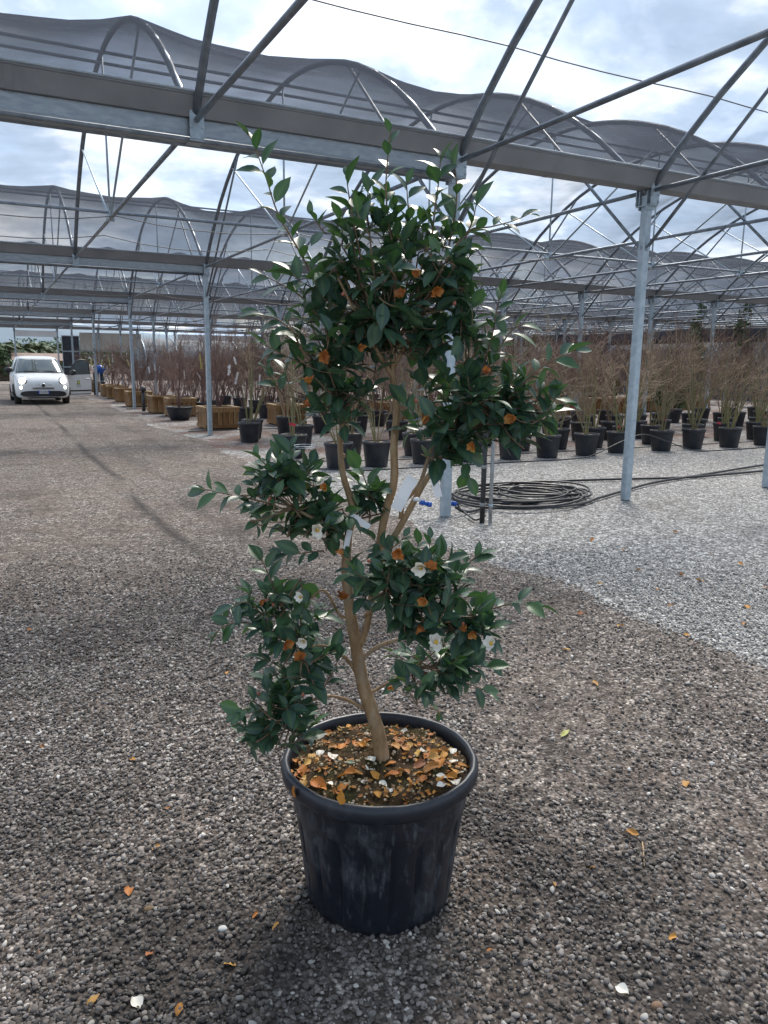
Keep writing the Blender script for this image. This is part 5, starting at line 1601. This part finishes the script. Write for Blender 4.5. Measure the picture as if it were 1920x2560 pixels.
m_o = MB().lathe([(0, -.13), (.07, -.12), (.10, -.04), (.10, .05), (.06, .12), (0, .13)], 14).build('wing_mirror', M['trim'], dr, True, (.14, .14, 1.09)); m_o.rotation_euler = (0, rad(80), 0)
MB().bbox((.003, .48, .725), (.006, .115, .14), .002).build('emblem', M['logo_green'], dr, False)
lf = MB(); lf.v = [(.0075, .48 + .042 * math.sin(a) * (1 - .25 * math.cos(a)), .735 + .05 * math.cos(a)) for a in [2 * math.pi * k / 14 for k in range(14)]]; lf.f = [tuple(range(14))]
lf.build('emblem_leaf', M['logo_yellow'], dr, False)
for z, w_ in ((.625, .27), (.590, .24), (.555, .16)): MB().box((.002, .48, z), (.004, w_, .012)).build('lettering_line', M['logo_grey'], dr, False)

# ================================================================== BEYOND THE HOUSE
M['hedge'] = objvar('hedge_foliage', [(.028, .058, .02), (.045, .085, .028), (.065, .11, .038), (.04, .066, .024)], .7, 'rnd')
M['tree_green'] = objvar('far_tree_foliage', [(.045, .075, .03), (.07, .11, .045), (.095, .135, .06)], .7, 'rnd')
M['palm_green'] = objvar('palm_frond', [(.08, .13, .06), (.11, .17, .085), (.15, .19, .11)], .6, 'rnd')
M['trunk_brown'] = simple('tree_trunk', (.07, .05, .035), (.12, .09, .065), 6, .9)
M['yellow_green'] = objvar('yellow_foliage', [(.12, .13, .02), (.17, .17, .03), (.09, .11, .02)], .7, 'rnd')
def foliage(name, parent, mat, n, shape, leaf, seed):
    r = random.Random(seed); b = MB()
    for i in range(n):
        p = shape(r)
        s_ = leaf * r.uniform(.6, 1.4)
        e_ = Euler((r.uniform(0, 6), r.uniform(0, 6), r.uniform(0, 6))).to_matrix()
        q = r.random()
        b.add([p + e_ @ (Vector(v) * s_) for v in ((-.35, -1, 0), (.35, -1, 0), (.5, .1, .12), (0, 1.1, 0), (-.5, .1, .12))], [(0, 1, 2, 3, 4)], [q] * 5)
    return b.build(name, M[mat], parent)
def ell(r, c, rx, ry, rz, hollow=.55):
    while True:
        q = Vector((r.uniform(-1, 1), r.uniform(-1, 1), r.uniform(-1, 1)))
        if hollow < q.length < 1: break
    k = 1 + .22 * math.sin(q.x * 5 + c[0]) * math.sin(q.z * 6 + c[1])
    return Vector((c[0] + q.x * rx * k, c[1] + q.y * ry * k, c[2] + q.z * rz * k))
def round_tree(x, y, h, rx, mat, label, seed, group=None, name='tree'):
    t = empty(name, (x, y, 0))
    MB().tube([(0, 0, -.2), (.1, 0, h * .3), (0, .1, h * .6), (.1, 0, h * .85)], [.04 * h, .032 * h, .022 * h, .01 * h], 7).build('trunk', M['trunk_brown'], t)
    rr_ = random.Random(seed)
    cs = [((rr_.uniform(-.5, .5) * rx, rr_.uniform(-.5, .5) * rx, h * rr_.uniform(.5, .82)), rx * rr_.uniform(.45, .7)) for _ in range(7)]
    def shp(r):
        c, q = r.choice(cs)
        return ell(r, c, q, q, q * .8)
    foliage('crown', t, mat, 1300, shp, .055 * h, seed)
    return tag(t, label, 'tree', group)
def palm(x, y, h, seed, label, group):
    t = empty('palm_tree', (x, y, 0)); r = random.Random(seed)
    MB().tube([(0, 0, -.2), (.05, .0, h * .5), (0, .05, h)], [.17, .14, .15], 8).build('trunk', M['trunk_brown'], t)
    b = MB()
    for k in range(26):
        a = k * 2.4 + r.uniform(-.2, .2); el = r.uniform(-.3, 1.2); L_ = r.uniform(1.3, 1.9)
        d = Vector((math.cos(a), math.sin(a), 0))
        path = [Vector((0, 0, h)) + d * L_ * t * math.cos(el * (1 - .3 * t)) + UP * (L_ * t * math.sin(el) - 1.1 * t * t * L_ * .6) for t in [i / 7 for i in range(8)]]
        q = r.random(); sd_ = Vector((-d.y, d.x, 0))
        for i in range(1, 8):
            for sg in (-1, 1):
                for jj in range(2):
                    p = path[i - 1].lerp(path[i], .5 * jj)
                    ln = .50 * math.sin(math.pi * min(1, (i / 8) * .8 + .15))
                    tip = p + (sd_ * sg * .8 + (path[i] - path[i - 1]).normalized() * .6) * ln + Vector((0, 0, -.12 * ln))
                    w_ = (path[i] - path[i - 1]) * .22
                    b.add([p, p + w_, tip], [(0, 1, 2)], [q] * 3)
        b.add([path[0] + sd_ * .02, path[0] - sd_ * .02, path[4] - sd_ * .015, path[7], path[4] + sd_ * .015], [(0, 1, 2, 3, 4)], [q] * 5)
    b.build('crown', M['palm_green'], t)
    return tag(t, label, 'palm', group)
def at_dist(px, py, Y):
    d = ray(px, py); return CAM + d * ((Y - CAM.y) / d.y)
for i, (px, Y, top) in enumerate(((22, 66, 862), (35, 70, 862), (50, 63, 858), (66, 72, 866), (97, 64, 856), (112, 70, 865), (128, 66, 858), (4, 60, 860), (165, 70, 860))):
    p = at_dist(px, top, Y)
    palm(p.x, p.y, max(1.8, p.z - .5), 60 + i, 'low palm tree in the row beyond the open gate', 'palms beyond the gate')
for i, (px, Y, top, rx) in enumerate(((8, 92, 872, 3.0), (80, 95, 868, 3.4), (150, 92, 866, 3.2), (215, 90, 862, 3.6), (300, 96, 866, 3.4), (-20, 86, 868, 3.2), (380, 98, 872, 3), (470, 100, 872, 3.2))):
    p = at_dist(px, top, Y)
    round_tree(p.x, p.y, max(2.2, p.z), rx, 'tree_green', 'leafy green tree behind the palm row in the distance', 90 + i, 'distant green trees')
# clipped hedges and low beds between the house and the palms
def hedge(x, y, sx, sy, h, mat, label, seed, n=2600):
    t = empty('hedge', (x, y, 0))
    foliage('foliage', t, mat, n, lambda r: Vector(((r.random() - .5) * sx, (r.random() - .5) * sy, r.random() ** .8 * h * (1 + .05 * math.sin(r.random() * 9)))), .12, seed)
    MB().bbox((0, 0, h * .46), (sx * .86, sy * .80, h * .9), .05).build('inner_branches', M['trunk_brown'], t, False)
    return tag(t, label, 'hedge')
hedge(-6.1, 38.5, 1.2, 7, 2.5, 'hedge', 'tall clipped green hedge at the left side of the road', 5, 5200)
round_tree(-4.0, 52, 2.5, 1.1, 'hedge', 'dark rounded bush behind the car roof', 17, name='bush')
hedge(-1.2, 54.5, 7, 1.0, 1.3, 'hedge', 'low green hedge across the road end beyond the gate', 6, 2200)
M['brick'] = simple('brown_wall', (.16, .085, .055), (.22, .12, .08), 3, .9)
M['tile'] = simple('roof_tiles', (.16, .11, .085), (.22, .15, .12), 2, .85)
bl = empty('shed', (-.6, 60, -.55))
MB().box((0, 0, 1.0), (3.4, 3, 2.0)).build('wall', M['brick'], bl, False)
MB().add([(-1.9, -1.7, 2.0), (1.9, -1.7, 2.0), (1.9, 1.7, 2.0), (-1.9, 1.7, 2.0), (-1.9, 0, 2.55), (1.9, 0, 2.55)], [(0, 1, 5, 4), (2, 3, 4, 5), (0, 4, 3), (1, 2, 5), (0, 3, 2, 1)]).build('roof', M['tile'], bl, False)
MB().box((.3, -1.515, .95), (.9, .03, 1.9)).build('door', M['trunk_brown'], bl, False)
tag(bl, 'low brown shed with a tiled roof beyond the gate', 'shed')
# tall clipped conifers among the thicket
def conifer(x, y, h, seed, label, mat='hedge', tiers=6):
    t = empty('conifer', (x, y, 0))
    MB().tube([(0, 0, -.1), (.03, 0, h * .5), (0, 0, h)], [.05, .035, .01], 6).build('trunk', M['trunk_brown'], t)
    def shp(r):
        k = r.randrange(tiers); f_ = k / (tiers - 1)
        return ell(r, (.12 * math.sin(k * 1.7), .12 * math.cos(k * 1.7), h * (.30 + .66 * f_)), .42 * (1 - .72 * f_) + .05, .42 * (1 - .72 * f_) + .05, h * .085, .3)
    foliage('foliage', t, mat, 620, shp, .085, seed)
    return tag(t, label, 'conifer')
for px, Y, top, lb, mt in ((1748, 17.5, 770, 'tall twisted dark conifer rising above the brown shrubs', 'tree_green'), (1868, 15.5, 745, 'tall thin conifer standing against the dark rolled curtain', 'hedge'), (1330, 30, 842, 'slender green conifer far back in the thicket', 'hedge')):
    p = at_dist(px, top, Y)
    conifer(p.x, p.y, p.z, int(px), lb, mt)
for i, (x, y, h, rx) in enumerate(((15.2, 11.2, 1.2, .55), (16.6, 12.0, 1.3, .6), (18.5, 14.8, 1.5, .7), (17.4, 16.6, 1.4, .6), (20.5, 17.0, 1.6, .7), (13.6, 15.4, 1.3, .6))):
    t = empty('evergreen_bush', (x, y, 0))
    MB().tube([(0, 0, -.1), (0, 0, h * .7)], [.03, .015], 6).build('stem', M['trunk_brown'], t)
    foliage('foliage', t, 'yellow_green' if i % 2 else 'tree_green', 700, lambda r: ell(r, (0, 0, h * .58), rx, rx, h * .42, .3), .075, 30 + i)
    tag(t, 'yellow green bush growing low among the leafless shrubs' if i % 2 else 'dark green bush growing low among the leafless shrubs', 'bush', 'yellow green bushes' if i % 2 else 'dark green bushes')
# neighbouring low tunnels beyond the side wall and the end wall
M['tunnel'] = simple('tunnel_film', (.10, .105, .11), (.17, .175, .18), .6, .85, spec=.2)
def tunnel(x, y0, y1, r, label, h0=1.0, along='y', grp=None):
    t = empty('polytunnel', (x, y0, 0) if along == 'y' else (y0, x, 0), 0 if along == 'y' else rad(-90))
    L_ = y1 - y0
    prof_ = [(-r, 0), (-r, h0)] + [(-r * math.cos(a), h0 + r * .6 * math.sin(a)) for a in [math.pi * k / 12 for k in range(1, 12)]] + [(r, h0), (r, 0)]
    b = MB(); n = len(prof_)
    b.v = [(q[0], 0, q[1]) for q in prof_] + [(q[0], L_, q[1]) for q in prof_]
    b.f = [(i, i + 1, n + i + 1, n + i) for i in range(n - 1)] + [tuple(range(n)), tuple(range(n, 2 * n))[::-1]]
    b.build('cover', M['tunnel'], t, False)
    for k in range(int(L_ / 2.5) + 1):
        MB().tube([(q[0] * 1.012, k * 2.5, q[1] * 1.012) for q in prof_], .03, 5).build('hoop', M['steel'], t)
    return tag(t, label, 'polytunnel', grp)
tunnel(31, 6, 56, 2.6, 'grey film tunnel beyond the rolled side curtain', 1.7)
tunnel(38, 6, 56, 3.2, 'taller grey film tunnel further beyond the rolled side curtain', 2.0)
tunnel(60, 7, 45, 3.4, 'grey film tunnel lying across beyond the end wall', 1.3, along='x')
for i in range(16):
    a = rad(20 + i * 3.1)
    d_ = 95 + 14 * math.sin(i * 2.3)
    round_tree(CAM.x + d_ * math.sin(a), CAM.y + d_ * math.cos(a), 5.2 + 1.6 * math.sin(i * 1.7), 3.6, 'tree_green', 'dark windbreak tree in the line far behind the nursery tunnels', 140 + i, 'windbreak trees')
# far hills, distance haze painted in as a bluish woods colour
b = MB()
pr = []
for i in range(61):
    a = -1.2 + i * .05
    hgt = 55 + 30 * math.sin(i * .31) + 18 * math.sin(i * .83 + 1) + 40 * math.exp(-((a - .05) / .25) ** 2)
    d_ = 2400
    b.v += [(CAM.x + d_ * math.sin(a), CAM.y + d_ * math.cos(a), -10), (CAM.x + (d_ + 160) * math.sin(a), CAM.y + (d_ + 160) * math.cos(a), hgt * .7), (CAM.x + (d_ + 420) * math.sin(a), CAM.y + (d_ + 420) * math.cos(a), hgt)]
    if i:
        k = 3 * i
        b.f += [(k - 3, k, k + 1, k - 2), (k - 2, k + 1, k + 2, k - 1)]
struct(b.build('hills', simple('hazy_hill_woods', (.10, .14, .17), (.15, .20, .24), .004, .9)))
